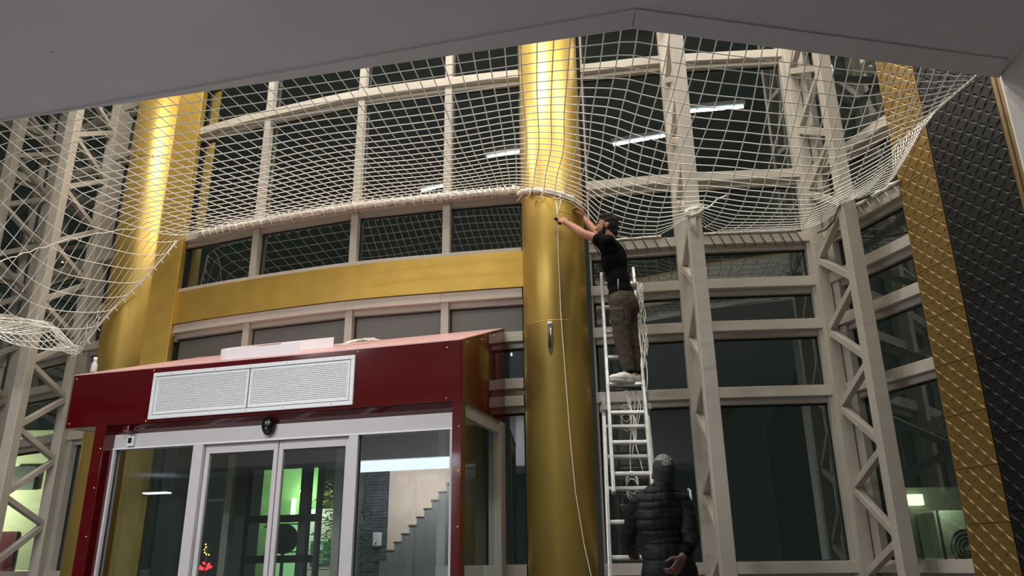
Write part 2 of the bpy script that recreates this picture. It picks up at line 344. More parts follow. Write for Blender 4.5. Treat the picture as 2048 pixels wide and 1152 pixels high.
# ------------------------------------------------------------------ glazed facade
FP = [(-6.5, 9.95), (-5.22, 9.18), (-3.86, 8.55), (-2.95, 8.18), (-1.75, 7.78), (-0.73, 7.56), (0.1, 7.42), (0.78, 7.34), (1.70, 7.19), (2.98, 7.1)]
LEV = [1.0, 2.53, 3.17, 3.60, 4.06, 4.76, 6.20, 6.95, 8.6]
def glazing(nm, plan, levels, lab, skip=(), mull_l=0.08, mull_r=0.0, bar_h=0.10, gaps=(), curved=True, flat_bars=(), deep=0.12, panes=True, spandrel=()):
    """one bay: transoms, sub-frames, mullion and panes. plan = list of plan points left to right. gaps=(z0,z1) without glass"""
    P = [Vector(p) for p in plan]; a, b = P[0], P[-1]; mid = P[len(P)//2]
    e = empty(nm, (mid.x, mid.y, 0)); tag(e, lab, 'window', kind='structure')
    for z in levels:
        if z in skip: continue
        m = MB(); sweep(m, P, z-bar_h, z, 0.0, deep); m.build('transom', CREAM, e, bevel=0.004)
        m = MB(); sweep(m, P, z-bar_h-0.055, z-bar_h, 0.055, 0.14); m.build('frame_rail', CREAM2, e)
    zt = levels[-1]
    t = (b-a).normalized(); n = Vector((-t.y, t.x))
    def post(c, w, d0, d1, mm, name):
        q = [c - t*w/2 + n*d0, c + t*w/2 + n*d0, c + t*w/2 + n*d1, c - t*w/2 + n*d1]
        MB().prism([(v.x, v.y) for v in q], 0, zt).build(name, mm, e, bevel=0.004)
    if mull_l: post(a + t*mull_l/2, mull_l, 0.02, 0.16, CREAM2, 'mullion')
    if mull_r: post(b - t*mull_r/2, mull_r, 0.02, 0.16, CREAM2, 'mullion')
    if panes:
        zs = [0.0] + list(levels)
        for z0, z1 in zip(zs[:-1], zs[1:]):
            if any(g0 <= z0 < g1 for g0, g1 in gaps): continue
            m = MB(); A = a + n*0.105 + t*(mull_l); B = b + n*0.105 - t*mull_r
            m.hexa([(A.x, A.y, z0+0.01), (B.x, B.y, z0+0.01), (B.x+n.x*0.012, B.y+n.y*0.012, z0+0.01), (A.x+n.x*0.012, A.y+n.y*0.012, z0+0.01)],
                   [(A.x, A.y, z1-0.16), (B.x, B.y, z1-0.16), (B.x+n.x*0.012, B.y+n.y*0.012, z1-0.16), (A.x+n.x*0.012, A.y+n.y*0.012, z1-0.16)])
            sp_q = any(q0 <= z0 < q1 for q0, q1 in spandrel)
            pn = m.build('spandrel_panel' if sp_q else 'pane', SPANDREL if sp_q else FGLASS, e)
            # dark rubber seals round the pane
            g = MB()
            for C0, C1 in ((A, A + t*0.018), (B - t*0.018, B)):
                g.prism([(C0.x-n.x*.004, C0.y-n.y*.004), (C1.x-n.x*.004, C1.y-n.y*.004), (C1.x+n.x*.02, C1.y+n.y*.02), (C0.x+n.x*.02, C0.y+n.y*.02)], z0+0.005, z1-0.155)
            for zq in (z1-0.175, ):
                g.prism([(A.x-n.x*.004, A.y-n.y*.004), (B.x-n.x*.004, B.y-n.y*.004), (B.x+n.x*.02, B.y+n.y*.02), (A.x+n.x*.02, A.y+n.y*.02)], zq, zq+0.018)
            g.build('pane_seal', GASKET, pn)
    return e
SPL = spline(FP, 6)
def seg(i, j): return SPL[i*6:j*6+1]
full = LEV
mid_levels = [1.0, 2.53, 2.70, 3.17, 3.625, 4.06, 4.76, 6.20, 6.95, 8.6]
glazing('window_1', [(-7.55, 8.45), (-6.58, 9.9)], full, 'angled glazing bay at the far left behind the outermost truss', mull_l=0.08, mull_r=0.08)
glazing('window_2', seg(0, 1), full, 'glazing bay between the two lattice trusses on the left', mull_r=0.08)
glazing('window_3', seg(1, 2), full, 'glazing bay between the left truss and the left gold column', mull_r=0.0)
glazing('window_4', seg(2, 3), mid_levels, 'glazing bay next to the left gold column above the red entrance', mull_l=0.0, skip=(1.0, 2.53, 2.70), spandrel=((3.1, 3.3),), gaps=((3.62, 4.0), (0, 2.6)))
glazing('window_5', seg(3, 4), mid_levels, 'second glazing bay from the left gold column above the air curtain', skip=(1.0, 2.53, 2.70), spandrel=((3.1, 3.3),), gaps=((3.62, 4.0), (0, 2.6)))
glazing('window_6', seg(4, 5), mid_levels, 'third glazing bay from the left gold column above the red entrance', skip=(1.0, 2.53, 2.70), spandrel=((3.1, 3.3),), gaps=((3.62, 4.0), (0, 2.6)))
glazing('window_7', seg(5, 6), mid_levels, 'glazing bay touching the left side of the central gold column', spandrel=((3.1, 3.3),), gaps=((3.62, 4.0),))
win8 = glazing('window_8', seg(7, 8), full, 'glazing bay behind the aluminium ladder', mull_l=0.02)
glazing('window_9', seg(8, 9), full, 'wide glazing bay between the two right-hand trusses', mull_l=0.09, mull_r=0.09)
glazing('window_10', [(3.03, 7.06), (3.36, 6.10)], full, 'angled glazing bay beside the gold relief panel', mull_l=0.1, mull_r=0.0)

# gold clad beam between the columns
gb = MB(); sweep(gb, SPL[2*6:6*6+2], 3.63, 4.015, -0.015, 0.14)
tag(gb.build('gold_beam', GOLDFLAT), 'curved gold clad beam between the two gold columns', 'beam')
# ------------------------------------------------------------------ gold columns
CC = (0.428, 7.38); LC = (-4.43, 8.75); CRAD = 0.317
def column(c, label, joints, zt=8.6):
    e = empty('gold_column', (c[0], c[1], 0)); tag(e, label, 'column', 'gold columns')
    MB().cyl(c, CRAD, 0, zt, 72).build('shaft', GOLD, e)
    for z in joints: 
        MB().tube([(c[0]+(CRAD+0.0005)*math.cos(2*PI*k/72), c[1]+(CRAD+0.0005)*math.sin(2*PI*k/72), z) for k in range(72)], 0.0035, 6, closed=True).build('joint_ring', GOLD, e)
    return e
cc = column(CC, 'central gold column the man on the ladder reaches for', (3.172, 6.45))
lc = column(LC, 'left gold column with a flat side plate, half hidden by the red entrance', (3.06, 5.75))
pl = MB().prism([(-4.185, 8.545), (-3.865, 8.50), (-3.86, 8.62), (-4.2, 8.72)], 0, 8.6)
pl.build('side_plate', GOLDFLAT, lc, bevel=0.004)
MB().tube([(-4.185, 8.543, 0), (-4.185, 8.543, 8.6)], 0.004, 6).build('plate_seam', GOLDFLAT, lc)
# slim half-round lamp let into the column
fx = empty('column_light', (0.352, 7.07, 2.82)); tag(fx, 'slim grey half-round light fitting on the front of the central gold column', 'light fitting')
b = MB(); b.tube([(0.352, 7.066, 3.12), (0.352, 7.062, 3.0), (0.352, 7.062, 2.93), (0.352, 7.066, 2.87), (0.352, 7.072, 2.83)], [0.022, 0.024, 0.023, 0.017, 0.004], 14)
b.build('body', CHROME, fx)
MB().tube([(0.352, 7.064, 3.12), (0.352, 7.064, 3.15)], 0.024, 14).build('top_cap', WHITEMETAL, fx)
MB().tube([(0.344, 7.043, 3.10), (0.344, 7.0405, 2.98), (0.344, 7.046, 2.9)], 0.007, 6).build('slot', BLACKPLASTIC, fx)

# ------------------------------------------------------------------ lattice trusses
def truss(inner, outer, zn, label, z_top=8.6, wi=0.12, wo=0.12):
    e = empty('lattice_truss', (inner[0], inner[1], 0)); tag(e, label, 'truss', 'white lattice trusses')
    I = Vector(inner); O_ = Vector(outer); t = (O_-I).normalized(); n = Vector((-t.y, t.x))
    for c, w, nm in ((I, wi, 'inner_chord'), (O_, wo, 'outer_chord')):
        q = [c - t*w/2 - n*w/2, c + t*w/2 - n*w/2, c + t*w/2 + n*w/2, c - t*w/2 + n*w/2]
        MB().prism([(v.x, v.y) for v in q], 0, z_top).build(nm, CREAM, e, bevel=0.006)
    a = I + t*wi/2; b = O_ - t*wo/2
    for zi, zo in zn:
        MB().bar((a.x, a.y, zi), (b.x, b.y, zo), 0.06, 0.06).build('brace', CREAM, e, bevel=0.004)
    return e
def zig(z0, dz, n, drop, lo=0.1):
    """warren bracing: from an inner node down to the outer chord and back to the next inner node"""
    out = []
    for k in range(n):
        zi = z0 - k*dz
        if zi < 0.5: break
        out += [(zi, zi - drop), (zi - dz + 0.04, zi - drop - 0.04)]
    return out
def nodes(zref): return zig(zref + 0.715*7, 0.715, 13, 0.40)
truss((2.98, 7.10), (2.985, 6.35), nodes(3.72), 'white lattice truss beside the angled glazing and gold relief panel')
truss((1.69, 7.19), (1.636, 6.43), nodes(3.69), 'white lattice truss right of the ladder, seen almost edge-on')
truss((-5.27, 9.15), (-5.36, 8.40), nodes(2.89+0.715), 'white lattice truss left of the red entrance, net corner hanging before it')
truss((-6.5, 9.98), (-6.6, 9.20), nodes(5.92-0.715*3), 'outermost white lattice truss at the left edge of the photo')

# ------------------------------------------------------------------ entrance vestibule (local frame: s to the right, t towards the viewer)
VO = Vector((-0.411, 6.27)); e1 = Vector((0.9603, -0.279)); e2 = Vector((-0.279, -0.9603))
def V(s, t, z): p = VO + e1*s + e2*t; return Vector((p.x, p.y, z))
def vbox(mb, s0, s1, t0, t1, z0, z1):
    return mb.hexa([V(s0, t1, z0), V(s1, t1, z0), V(s1, t0, z0), V(s0, t0, z0)], [V(s0, t1, z1), V(s1, t1, z1), V(s1, t0, z1), V(s0, t0, z1)])
TB = -1.20                                                           # facade line behind the entrance
ve = empty('entrance_vestibule', V(-1.9, -0.6, 0)); tag(ve, 'glossy dark red entrance vestibule projecting in front of the left glazing', 'entrance porch')
SL, SR = -3.965, -0.005
m = MB(); vbox(m, SL, SR, -0.02, 0.0, 2.26, 2.77); m.build('front_fascia', RED, ve, bevel=0.002)
m = MB(); m.hexa([V(SR, 0, 2.26), V(SR, TB, 2.26), V(SR-0.015, TB, 2.26), V(SR-0.015, 0, 2.26)], [V(SR, 0, 2.77), V(SR, TB, 3.20), V(SR-0.015, TB, 3.20), V(SR-0.015, 0, 2.77)]); m.build('side_fascia', RED, ve)
m = MB(); m.hexa([V(SL, -0.02, 2.26), V(SL+0.42, TB+0.1, 2.26), V(SL+0.435, TB+0.1, 2.26), V(SL+0.015, -0.02, 2.26)], [V(SL, -0.02, 2.765), V(SL+0.42, TB+0.1, 3.17), V(SL+0.435, TB+0.1, 3.17), V(SL+0.015, -0.02, 2.765)]); m.build('side_fascia', RED, ve)
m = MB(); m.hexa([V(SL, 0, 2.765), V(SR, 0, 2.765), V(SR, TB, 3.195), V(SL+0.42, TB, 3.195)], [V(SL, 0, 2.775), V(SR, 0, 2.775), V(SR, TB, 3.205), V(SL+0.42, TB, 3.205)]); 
ROOFM = mat('red_roof_lit_pink', (214, 168, 166), 0.35, var=0.05, scale=3)  # red roof: light from above is put into the pale pink base
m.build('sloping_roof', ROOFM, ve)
m = MB(); m.hexa([V(-3.50, -0.02, 2.255), V(-0.1, -0.02, 2.255), V(-0.1, -0.12, 2.19), V(-3.50, -0.12, 2.19)], [V(-3.50, -0.02, 2.262), V(-0.1, -0.02, 2.262), V(-0.1, -0.12, 2.262), V(-3.50, -0.12, 2.262)]); m.build('fascia_underside', RED, ve)
m = MB(); m.hexa([V(SL+0.02, TB+0.3, 2.262), V(SR-0.02, TB, 2.262), V(SR-0.02, -0.02, 2.262), V(SL+0.02, -0.02, 2.262)], [V(SL+0.02, TB+0.3, 2.275), V(SR-0.02, TB, 2.275), V(SR-0.02, -0.02, 2.275), V(SL+0.02, -0.02, 2.275)]); m.build('inner_ceiling', ALUFRAME, ve)
m = MB(); vbox(m, -3.615, -3.49, -0.14, -0.0, 0, 2.262); m.build('red_post', RED, ve, bevel=0.003)
m = MB(); vbox(m, -0.088, -0.008, -0.10, -0.0, 0, 2.262); m.build('red_post', RED, ve, bevel=0.003)
# right side glazing of the vestibule
m = MB(); vbox(m, -0.055, -0.035, TB+0.06, -0.10, 0.06, 2.24); m.build('side_pane', VGLASS, ve)
m = MB(); vbox(m, -0.07, -0.02, TB+0.02, -0.10, 2.15, 2.26); m.build('side_rail', CREAM2, ve)
m = MB(); vbox(m, -0.07, -0.02, TB+0.02, -0.10, 0.0, 0.1); m.build('side_rail', CREAM2, ve)
m = MB(); vbox(m, -0.12, -0.0, TB+0.02, TB+0.16, 0, 2.26); m.build('corner_post', CREAM2, ve)
m = MB(); vbox(m, -3.56, -3.54, TB+0.1, -0.14, 0.06, 2.24); m.build('side_pane', VGLASS, ve)
screws = []
for s, z in ((-3.93, 2.73), (-3.93, 2.30), (-3.05, 2.745), (-0.96, 2.745), (-3.06, 2.275), (-0.14, 2.71), (-0.14, 2.285)): screws.append(V(s, 0.002, z))
for z in (2.05, 1.70, 1.28, 0.8): screws.append(V(-0.03, 0.002, z))
for z in (2.05, 1.70, 1.28): screws.append(V(-3.52, 0.002, z))
for q in screws: MB().ball(q, 0.007, 8, 5).build('screw', SCREWM, ve)
for t_, z in ((-0.12, 2.775), (-0.5, 2.90), (-0.85, 3.03)): MB().ball(V(SR+0.002, t_, z), 0.008, 8, 5).build('screw', SCREWM, ve)

# door front (structure): head, fixed lights, posts
TF = -0.12
hd = empty('window_11', V(-1.8, TF, 0)); tag(hd, 'light grey framed glass front of the red vestibule with two fixed side lights', 'glazed front', kind='structure')
m = MB(); vbox(m, -3.49, -0.10, TF-0.10, TF, 2.052, 2.195); m.build('door_header', ALUFRAME, hd, bevel=0.003)
m = MB(); vbox(m, -3.49, -0.10, TF, TF+0.006, 2.052, 2.066); m.build('header_trim', WHITEMETAL, hd)
for s0, s1, nm in ((-3.49, -3.465, 'jamb'), (-2.61, -2.505, 'post'), (-1.062, -0.975, 'post'), (-0.15, -0.10, 'jamb')):
    m = MB(); vbox(m, s0, s1, TF-0.08, TF+0.004, 0, 2.052); m.build(nm, ALUFRAME, hd, bevel=0.003)
m = MB(); vbox(m, -3.465, -2.61, TF-0.045, TF-0.033, 0.02, 2.052); m.build('pane', VGLASS, hd)
m = MB(); vbox(m, -0.975, -0.15, TF-0.045, TF-0.033, 0.02, 2.052); m.build('pane', VGLASS, hd)
for s in (-2.612, -0.974, -3.464, -0.152): 
    m = MB(); vbox(m, s-0.006, s+0.006, TF-0.05, TF-0.028, 0.02, 2.052); m.build('pane_seal', GASKET, hd)
def leaf(nm, s0, s1, lab):
    e = empty(nm, V((s0+s1)/2, TF-0.05, 0)); tag(e, lab, 'sliding door', kind='structure')
    m = MB(); vbox(m, s0, s0+0.042, TF-0.075, TF-0.035, 0.02, 2.05); m.build('stile', ALUFRAME, e, bevel=0.003)
    m = MB(); vbox(m, s1-0.042, s1, TF-0.075, TF-0.035, 0.02, 2.05); m.build('stile', ALUFRAME, e, bevel=0.003)
    m = MB(); vbox(m, s0+0.042, s1-0.042, TF-0.075, TF-0.035, 1.972, 2.05); m.build('top_rail', ALUFRAME, e, bevel=0.003)
    m = MB(); vbox(m, s0+0.042, s1-0.042, TF-0.075, TF-0.035, 0.02, 0.12); m.build('bottom_rail', ALUFRAME, e)
    m = MB(); vbox(m, s0+0.042, s1-0.042, TF-0.06, TF-0.05, 0.12, 1.972); pn = m.build('pane', VGLASS, e)
    m = MB(); vbox(m, s0+0.042, s1-0.042, TF-0.064, TF-0.046, 1.955, 1.972); m.build('pane_seal', GASKET, pn)
leaf('door_1', -2.50, -1.762, 'left leaf of the automatic glass sliding door')
leaf('door_2', -1.752, -1.066, 'right leaf of the automatic glass sliding door')
# outer door line of the vestibule
oe = empty('window_12', V(-1.9, TB, 0)); tag(oe, 'dark outer door frame at the back of the vestibule', 'outer door front', kind='structure')
DARKFR = mat('dark_grey_door_frame', (66, 68, 66), 0.5, var=0.05)
for s0, s1 in ((-3.64, -3.49), (-2.90, -2.75), (-2.14, -2.05), (-1.955, -1.925), (-0.98, -0.92), (-0.3, -0.2)):
    m = MB(); vbox(m, s0, s1, TB-0.08, TB, 0, 2.3); m.build('post', DARKFR, oe)
m = MB(); vbox(m, -3.6, -0.2, TB-0.08, TB, 1.95, 2.25); m.build('head', DARKFR, oe)
for z in (1.46, 1.08): 
    m = MB(); vbox(m, -2.75, -1.955, TB-0.06, TB, z-0.035, z+0.035); m.build('push_bar', BLACKPLASTIC, oe)
m = MB(); vbox(m, -3.5, -0.3, TB-0.05, TB-0.04, 0.02, 2.12); m.build('pane', CLEARG, oe)

# air-curtain grille on the fascia
ge = empty('air_curtain_grille', V(-2.0, 0.0, 2.28)); tag(ge, 'white perforated air curtain grille on the red fascia', 'air vent')
G0, G1, GZ0, GZ1 = -3.03, -0.975, 2.285, 2.715
m = MB()
vbox(m, G0, G1, 0.002, 0.022, GZ0, GZ0+0.035); vbox(m, G0, G1, 0.002, 0.022, GZ1-0.035, GZ1)
vbox(m, G0, G0+0.035, 0.002, 0.022, GZ0+0.035, GZ1-0.035); vbox(m, G1-0.035, G1, 0.002, 0.022, GZ0+0.035, GZ1-0.035)
m.build('frame', WHITEMETAL, ge, bevel=0.003)
gm = (G0+G1)/2
m = MB()
for a, b_ in ((G0+0.035, gm), (gm, G1-0.035)):
    vbox(m, a+0.006, b_-0.006, 0.004, 0.018, GZ0+0.041, GZ0+0.062); vbox(m, a+0.006, b_-0.006, 0.004, 0.018, GZ1-0.062, GZ1-0.041)
    vbox(m, a+0.006, a+0.026, 0.004, 0.018, GZ0+0.062, GZ1-0.062); vbox(m, b_-0.026, b_-0.006, 0.004, 0.018, GZ0+0.062, GZ1-0.062)
m.build('inner_frame', WHITEMETAL, ge, bevel=0.002)
for a, b_ in ((G0+0.061, gm-0.026), (gm+0.026, G1-0.061)):
    m = MB(); st = 0.0165
    k = a
    while k < b_-0.001: vbox(m, k, min(k+0.0095, b_), 0.006, 0.011, GZ0+0.062, GZ1-0.062); k += st
    k = GZ0+0.062
    while k < GZ1-0.063: vbox(m, a, b_, 0.0105, 0.0135, k, min(k+0.0085, GZ1-0.062)); k += st
    m.build('perforated_sheet', WHITEMETAL, ge)
m = MB(); vbox(m, G0+0.03, G1-0.03, 0.0012, 0.004, GZ0+0.03, GZ1-0.03); m.build('dark_core', DARKHOLE, ge)
for s in (G0+0.2, G0+0.66, gm, G1-0.66, G1-0.2):
    for z in (GZ0+0.017, GZ1-0.017): MB().ball(V(s, 0.023, z), 0.005, 8, 5).build('screw', CHROME, ge)

# devices on the door head
se = empty('motion_sensor', V(-1.832, TF, 2.1)); tag(se, 'black round motion sensor above the sliding door', 'sensor')
m = MB(); m.ball(V(-1.832, TF+0.03, 2.175), (0.062, 0.05, 0.085), 18, 12); m.build('housing', BLACKPLASTIC, se)
m = MB(); m.tube([V(-1.845, TF+0.077, 2.145), V(-1.815, TF+0.078, 2.145)], 0.006, 6); m.build('lens', CHROME, se)
te = empty('wall_controller', V(-3.285, TF, 2.07)); tag(te, 'small white controller with dark screen above the left side light', 'controller')
m = MB(); vbox(m, -3.32, -3.25, TF, TF+0.03, 2.075, 2.165); m.build('case', WHITEMETAL, te, bevel=0.004)
m = MB(); vbox(m, -3.308, -3.268, TF+0.03, TF+0.032, 2.10, 2.15); m.build('screen', SCREEN, te)
ke = empty('door_bracket', V(-3.29, -0.05, 2.2)); tag(ke, 'small dark red bracket under the fascia over the controller', 'bracket')
m = MB(); vbox(m, -3.325, -3.255, -0.075, -0.02, 2.205, 2.25); m.build('block', RED, ke); m = MB(); vbox(m, -3.265, -3.258, -0.07, -0.015, 2.205, 2.25); m.build('cover', SCREWM, ke)

# things lying on the red roof
def roofz(t): return 2.775 + (-t)/1.2*0.43
def Rf(s, t, dz=0): return V(s, t, roofz(t)+dz)
st = empty('bent_plastic_strip', Rf(-2.0, -0.3)); tag(st, 'white plastic strip bent into a long hairpin loop, lying on the red roof', 'plastic strip')
pth = []
for k in range(24): pth.append((-1.56 - k*0.034, -0.035 - 0.002*k))
for k in range(1, 12): a = PI*k/12; pth.append((-2.35 - 0.13*math.sin(a), -0.25 + 0.165*math.cos(a)))
for k in range(33): pth.append((-2.34 + k*0.0265, -0.42 - 0.003*k))
m = MB(); n = len(pth); vs = []
for i, (s, t) in enumerate(pth):
    a = Vector(pth[max(i-1, 0)]); b = Vector(pth[min(i+1, n-1)]); d = (b-a).normalized(); nr = Vector((-d.y, d.x))*0.004
    for sg in (-1, 1):
        vs += [Rf(s+nr.x*sg, t+nr.y*sg, 0.003), Rf(s+nr.x*sg, t+nr.y*sg, 0.105)]
fs = []
for i in range(n-1):
    q = i*4; r = q+4; fs += [(q, r, r+1, q+1), (q+2, q+3, r+3, r+2), (q+1, r+1, r+3, q+3), (q, q+2, r+2, r)]
fs += [(0, 1, 3, 2), (4*n-4, 4*n-2, 4*n-1, 4*n-3)]
m.add(vs, fs); m.build('strip_band', PINKWHITE, st)
# wide lip along the inside of the bend
m = MB(); c = [Rf(s, t, 0.107) for s, t in pth[14:48]]; m.add(c + [Rf(s*0.72 + (-2.0)*0.28, t*0.72 + (-0.25)*0.28, 0.107) for s, t in pth[14:48]], [(i, i+1, i+35, i+34) for i in range(33)])
o = m.build('strip_lip', PINKWHITE, st); sd = o.modifiers.new('thickness', 'SOLIDIFY'); sd.thickness = 0.006
rb = empty('rope_bundle', Rf(-1.35, -0.45)); tag(rb, 'small bundle of white cord lying on the red roof behind the grille', 'cord bundle')
for k in range(7):
    pts = []; x0 = random.uniform(-1.44, -1.36); x1 = random.uniform(-1.22, -1.0)
    for i in range(9):
        u = i/8; pts.append(Rf(x0+(x1-x0)*u, -0.52 - 0.25*u + 0.05*math.sin(u*7+k) + random.uniform(-.012, .012), 0.012 + 0.012*random.random() + 0.03*math.sin(PI*u)))
    MB().tube(pts, 0.007, 6).build('cord', ROPE, rb)
bo = empty('plastic_bottle', Rf(-3.78, -0.1)); tag(bo, 'small clear bottle with white cap on the left corner of the red roof', 'bottle')
b0 = Rf(-3.87, -0.12)
m = MB(); m.tube([b0 + Vector((0, 0, z)) for z in (0.0, 0.01, 0.075, 0.10, 0.115)], [0.026, 0.03, 0.03, 0.02, 0.014], 14); m.build('body', mat('frosted_plastic', (190, 190, 186), 0.3, var=0.05), bo)
m = MB(); m.tube([b0 + Vector((0, 0, z)) for z in (0.115, 0.15)], 0.019, 14); m.build('cap', WHITEMETAL, bo)

# ------------------------------------------------------------------ safety net
ANC = [(-6.9, (-5.95, 7.0, 3.36)), (-6.3, (-5.6, 7.45, 3.40)), (-5.9, (-5.38, 7.75, 3.45)), (-5.5, (-5.16, 8.0, 3.50)), (-5.25, (-4.95, 8.17, 3.48)), (-5.05, (-4.84, 8.3, 3.34)), (-4.95, (-4.74, 8.33, 3.26)),
 (-4.8, (-4.58, 8.38, 3.65)), (-4.5, (-4.18, 8.36, 4.11)), (-4.15, (-3.86, 8.42, 4.66)), (-3.65, (-3.05, 8.11, 4.70)), (-2.65, (-1.74, 7.70, 4.68)),
 (-0.85, (-0.38, 7.42, 4.68)), (0.0, (0.07, 7.30, 4.67)), (0.1, (0.12, 7.18, 4.60)), (0.35, (0.39, 7.03, 4.45)), (0.6, (0.60, 7.09, 4.40)), (0.7, (0.70, 7.19, 4.40)),
 (0.8, (0.82, 7.25, 4.20)), (1.1, (1.13, 7.20, 4.05)), (1.42, (1.50, 7.13, 4.04)), (1.56, (1.62, 6.40, 3.98)), (1.72, (1.93, 7.08, 4.05)), (2.05, (2.33, 7.05, 4.05)),
 (2.45, (2.88, 7.02, 4.05)), (2.58, (3.00, 6.75, 4.03)), (2.70, (2.985, 6.30, 3.99)), (2.85, (3.14, 6.33, 4.06)), (3.02, (3.28, 6.04, 4.04)), (3.3, (3.32, 6.03, 4.37))]
def near(x): return Vector((x, edgeY(x)+0.004, ZS+0.02))
def far(x):
    for (a, p), (b, q) in zip(ANC[:-1], ANC[1:]):
        if x <= b: u = max(0, (x-a)/(b-a)); return Vector(p).lerp(Vector(q), u)
    return Vector(ANC[-1][1])
def far_smooth(x):
    r = 0.40 if -4.0 < x < 2.9 else max(0.0, min(0.40, 3.3-x))*0.6 if x >= 2.9 else 0.0
    acc = Vector((0, 0, 0)); tot = 0
    for k in range(-4, 5):
        q = x + r*k/4
        if 1.45 < q < 1.7 or 2.52 < q < 2.8: continue
        g = 1.2 - abs(k)/4; acc += far(q)*g; tot += g
    return acc/tot if tot else far(x)
def netpt(x, v):
    a = near(x); b = far_smooth(x); t = far(x) - b
    left = min(1, max(0, (-4.0-x)/0.8))
    w = v*(1-left) + left*(1-(1-v)**1.45)
    p = a.lerp(b, w) + t*w**5
    edge = max(0, min(1, (3.3-x)/0.9))
    sag = 0.10 + 0.12*max(0, min(1, (x-0.8)/1.0)) + 0.12*max(0, min(1, (-1.0-x)/2.5)) + 0.35*left
    p.z -= sag*4*w*(1-w)*edge
    nz = noise.noise_vector(Vector((x*0.9, v*2.6, 3.1)))*0.05*math.sin(PI*v)*edge
    return p + nz
def net_edge_x(v): return 3.3
NS = 0.109; xs = []; x = -6.85
while x < 3.3: xs.append(x); x += NS*0.978
xs[-1] = 3.3
NV = 25
ne = empty('safety_net', (0, 5.8, 4.2)); tag(ne, 'white knotted safety net stretched from the ceiling edge to the glazed facade', 'net')
nm_ = MB()
for x in xs: nm_.tube([netpt(x, k/NV) for k in range(NV+1)], 0.0043, 4, smooth=True)
for k in range(1, NV+1): nm_.tube([netpt(x, k/NV) for x in xs], 0.0043, 4, smooth=True)
nm_.build('mesh', NETM, ne)
kn = MB()
for x in xs[::1]:
    for k in range(1, NV): 
        p = netpt(x, k/NV); kn.add([p+Vector(d)*0.0062 for d in ((1,0,0),(-1,0,0),(0,1,0),(0,-1,0),(0,0,1),(0,0,-1))], [(0,2,4),(2,1,4),(1,3,4),(3,0,4),(2,0,5),(1,2,5),(3,1,5),(0,3,5)])
o = kn.build('knots', NETM, ne); o['kind'] = 'stuff'
MB().tube([netpt(3.3, k/NV) + Vector((0, -0.006, -0.004)) for k in range(NV+1)], 0.009, 6).build('border_rope', ROPE, ne)
MB().tube([netpt(x, 1.0) + Vector((random.uniform(-.006, .006), -0.008, random.uniform(-.008, .004))) for x in xs if x < -4.1], 0.011, 6).build('border_rope', ROPE, ne)
SLK = [Vector(p) for p in ((-5.3, 6.9, 3.6), (-5.126, 7.3, 3.92), (-4.978, 7.5, 4.106), (-4.741, 7.75, 4.348), (-4.411, 8.0, 4.558), (-4.157, 8.15, 4.645), (-3.83, 8.36, 4.65))]
sp_ = []
for a, b in zip(SLK[:-1], SLK[1:]):
    for k in range(5): sp_.append(a.lerp(b, k/5) + Vector((0, -0.02, 0.012*math.sin(k*2.5 + a.x*9))))
MB().tube(sp_ + [SLK[-1]], 0.0065, 6).build('slack_rope', ROPE, ne)
# folded-back flap along the free hem on the left
fl = MB()
def flap(x, w):
    p = netpt(x, 1.0); q = netpt(x, 0.90); r = p.lerp(q, w) ; r.y -= 0.05 + 0.14*math.sin(PI*w); r.z += 0.05*w; return r + noise.noise_vector(Vector((x*4, w*6, 9)))*0.05
hx = [x for x in xs if x < -5.0]
for x in hx: fl.tube([flap(x + 0.02*i*math.sin(x*40), i/7) for i in range(8)], 0.0036, 4)
for i in range(8): fl.tube([flap(x+0.03*math.sin(i*2.1), i/7) for x in hx], 0.0036, 4)
fl.build('folded_flap', NETM, ne)
# gathered corner strands hanging at the left column
gt = MB()
for k in range(13):
    a = netpt(-5.25 + 0.045*k, 0.80 + 0.1*random.random()); b = Vector((-4.74, 8.31, 3.25)) + Vector((random.uniform(-.02, .02), random.uniform(-.02, .02), random.uniform(-.03, .02)))
    gt.tube([a.lerp(b, i/5) + Vector((random.uniform(-.012, .012), 0, -0.03*math.sin(PI*i/5))) for i in range(6)], 0.0038, 4)
gt.build('gathered_corner', NETM, ne)
# little cord tails along the left hem
for k in range(12):
    x = -4.9 + k*0.062; p = netpt(x, 1.0); MB().tube([p + Vector((0, -0.01, 0)), p + Vector((0.015, -0.025, -0.02)), p + Vector((0.04+0.01*random.random(), -0.025, -0.045))], 0.006, 6).build('cord_tail', ROPE, ne)
# white gathered netting bound onto the curved bar left of the central column
bnd = MB(); pts = [p for p in SPL[2*6+1:6*6+1]]; path = []
for i in range(len(pts)-1):
    for k in range(8): path.append(pts[i].lerp(pts[i+1], k/8))
P3 = [Vector((p.x, p.y-0.035, 4.695 + 0.012*noise.noise(Vector((p.x*9, 0, 0))))) for p in path]
R3 = [0.026 + 0.016*abs(noise.noise(Vector((p.x*14, 5, 0)))) + 0.010*(i/len(path)) for i, p in enumerate(path)]
bnd.tube(P3, R3, 9); 
for v in bnd.v: v += noise.noise_vector(v*26)*0.012
bnd.build('bound_hem', CLOTHWHITE, ne)
for i in range(4, len(path)-2, 5):
    p = path[i]; q = path[i+2]
    MB().tube([Vector((p.x, p.y-0.02, 4.765)), Vector((p.x+0.01, p.y-0.085, 4.70)), Vector((q.x, q.y-0.075, 4.655)), Vector((q.x, q.y-0.012, 4.645))], 0.006, 5).build('lashing', ROPE, ne)
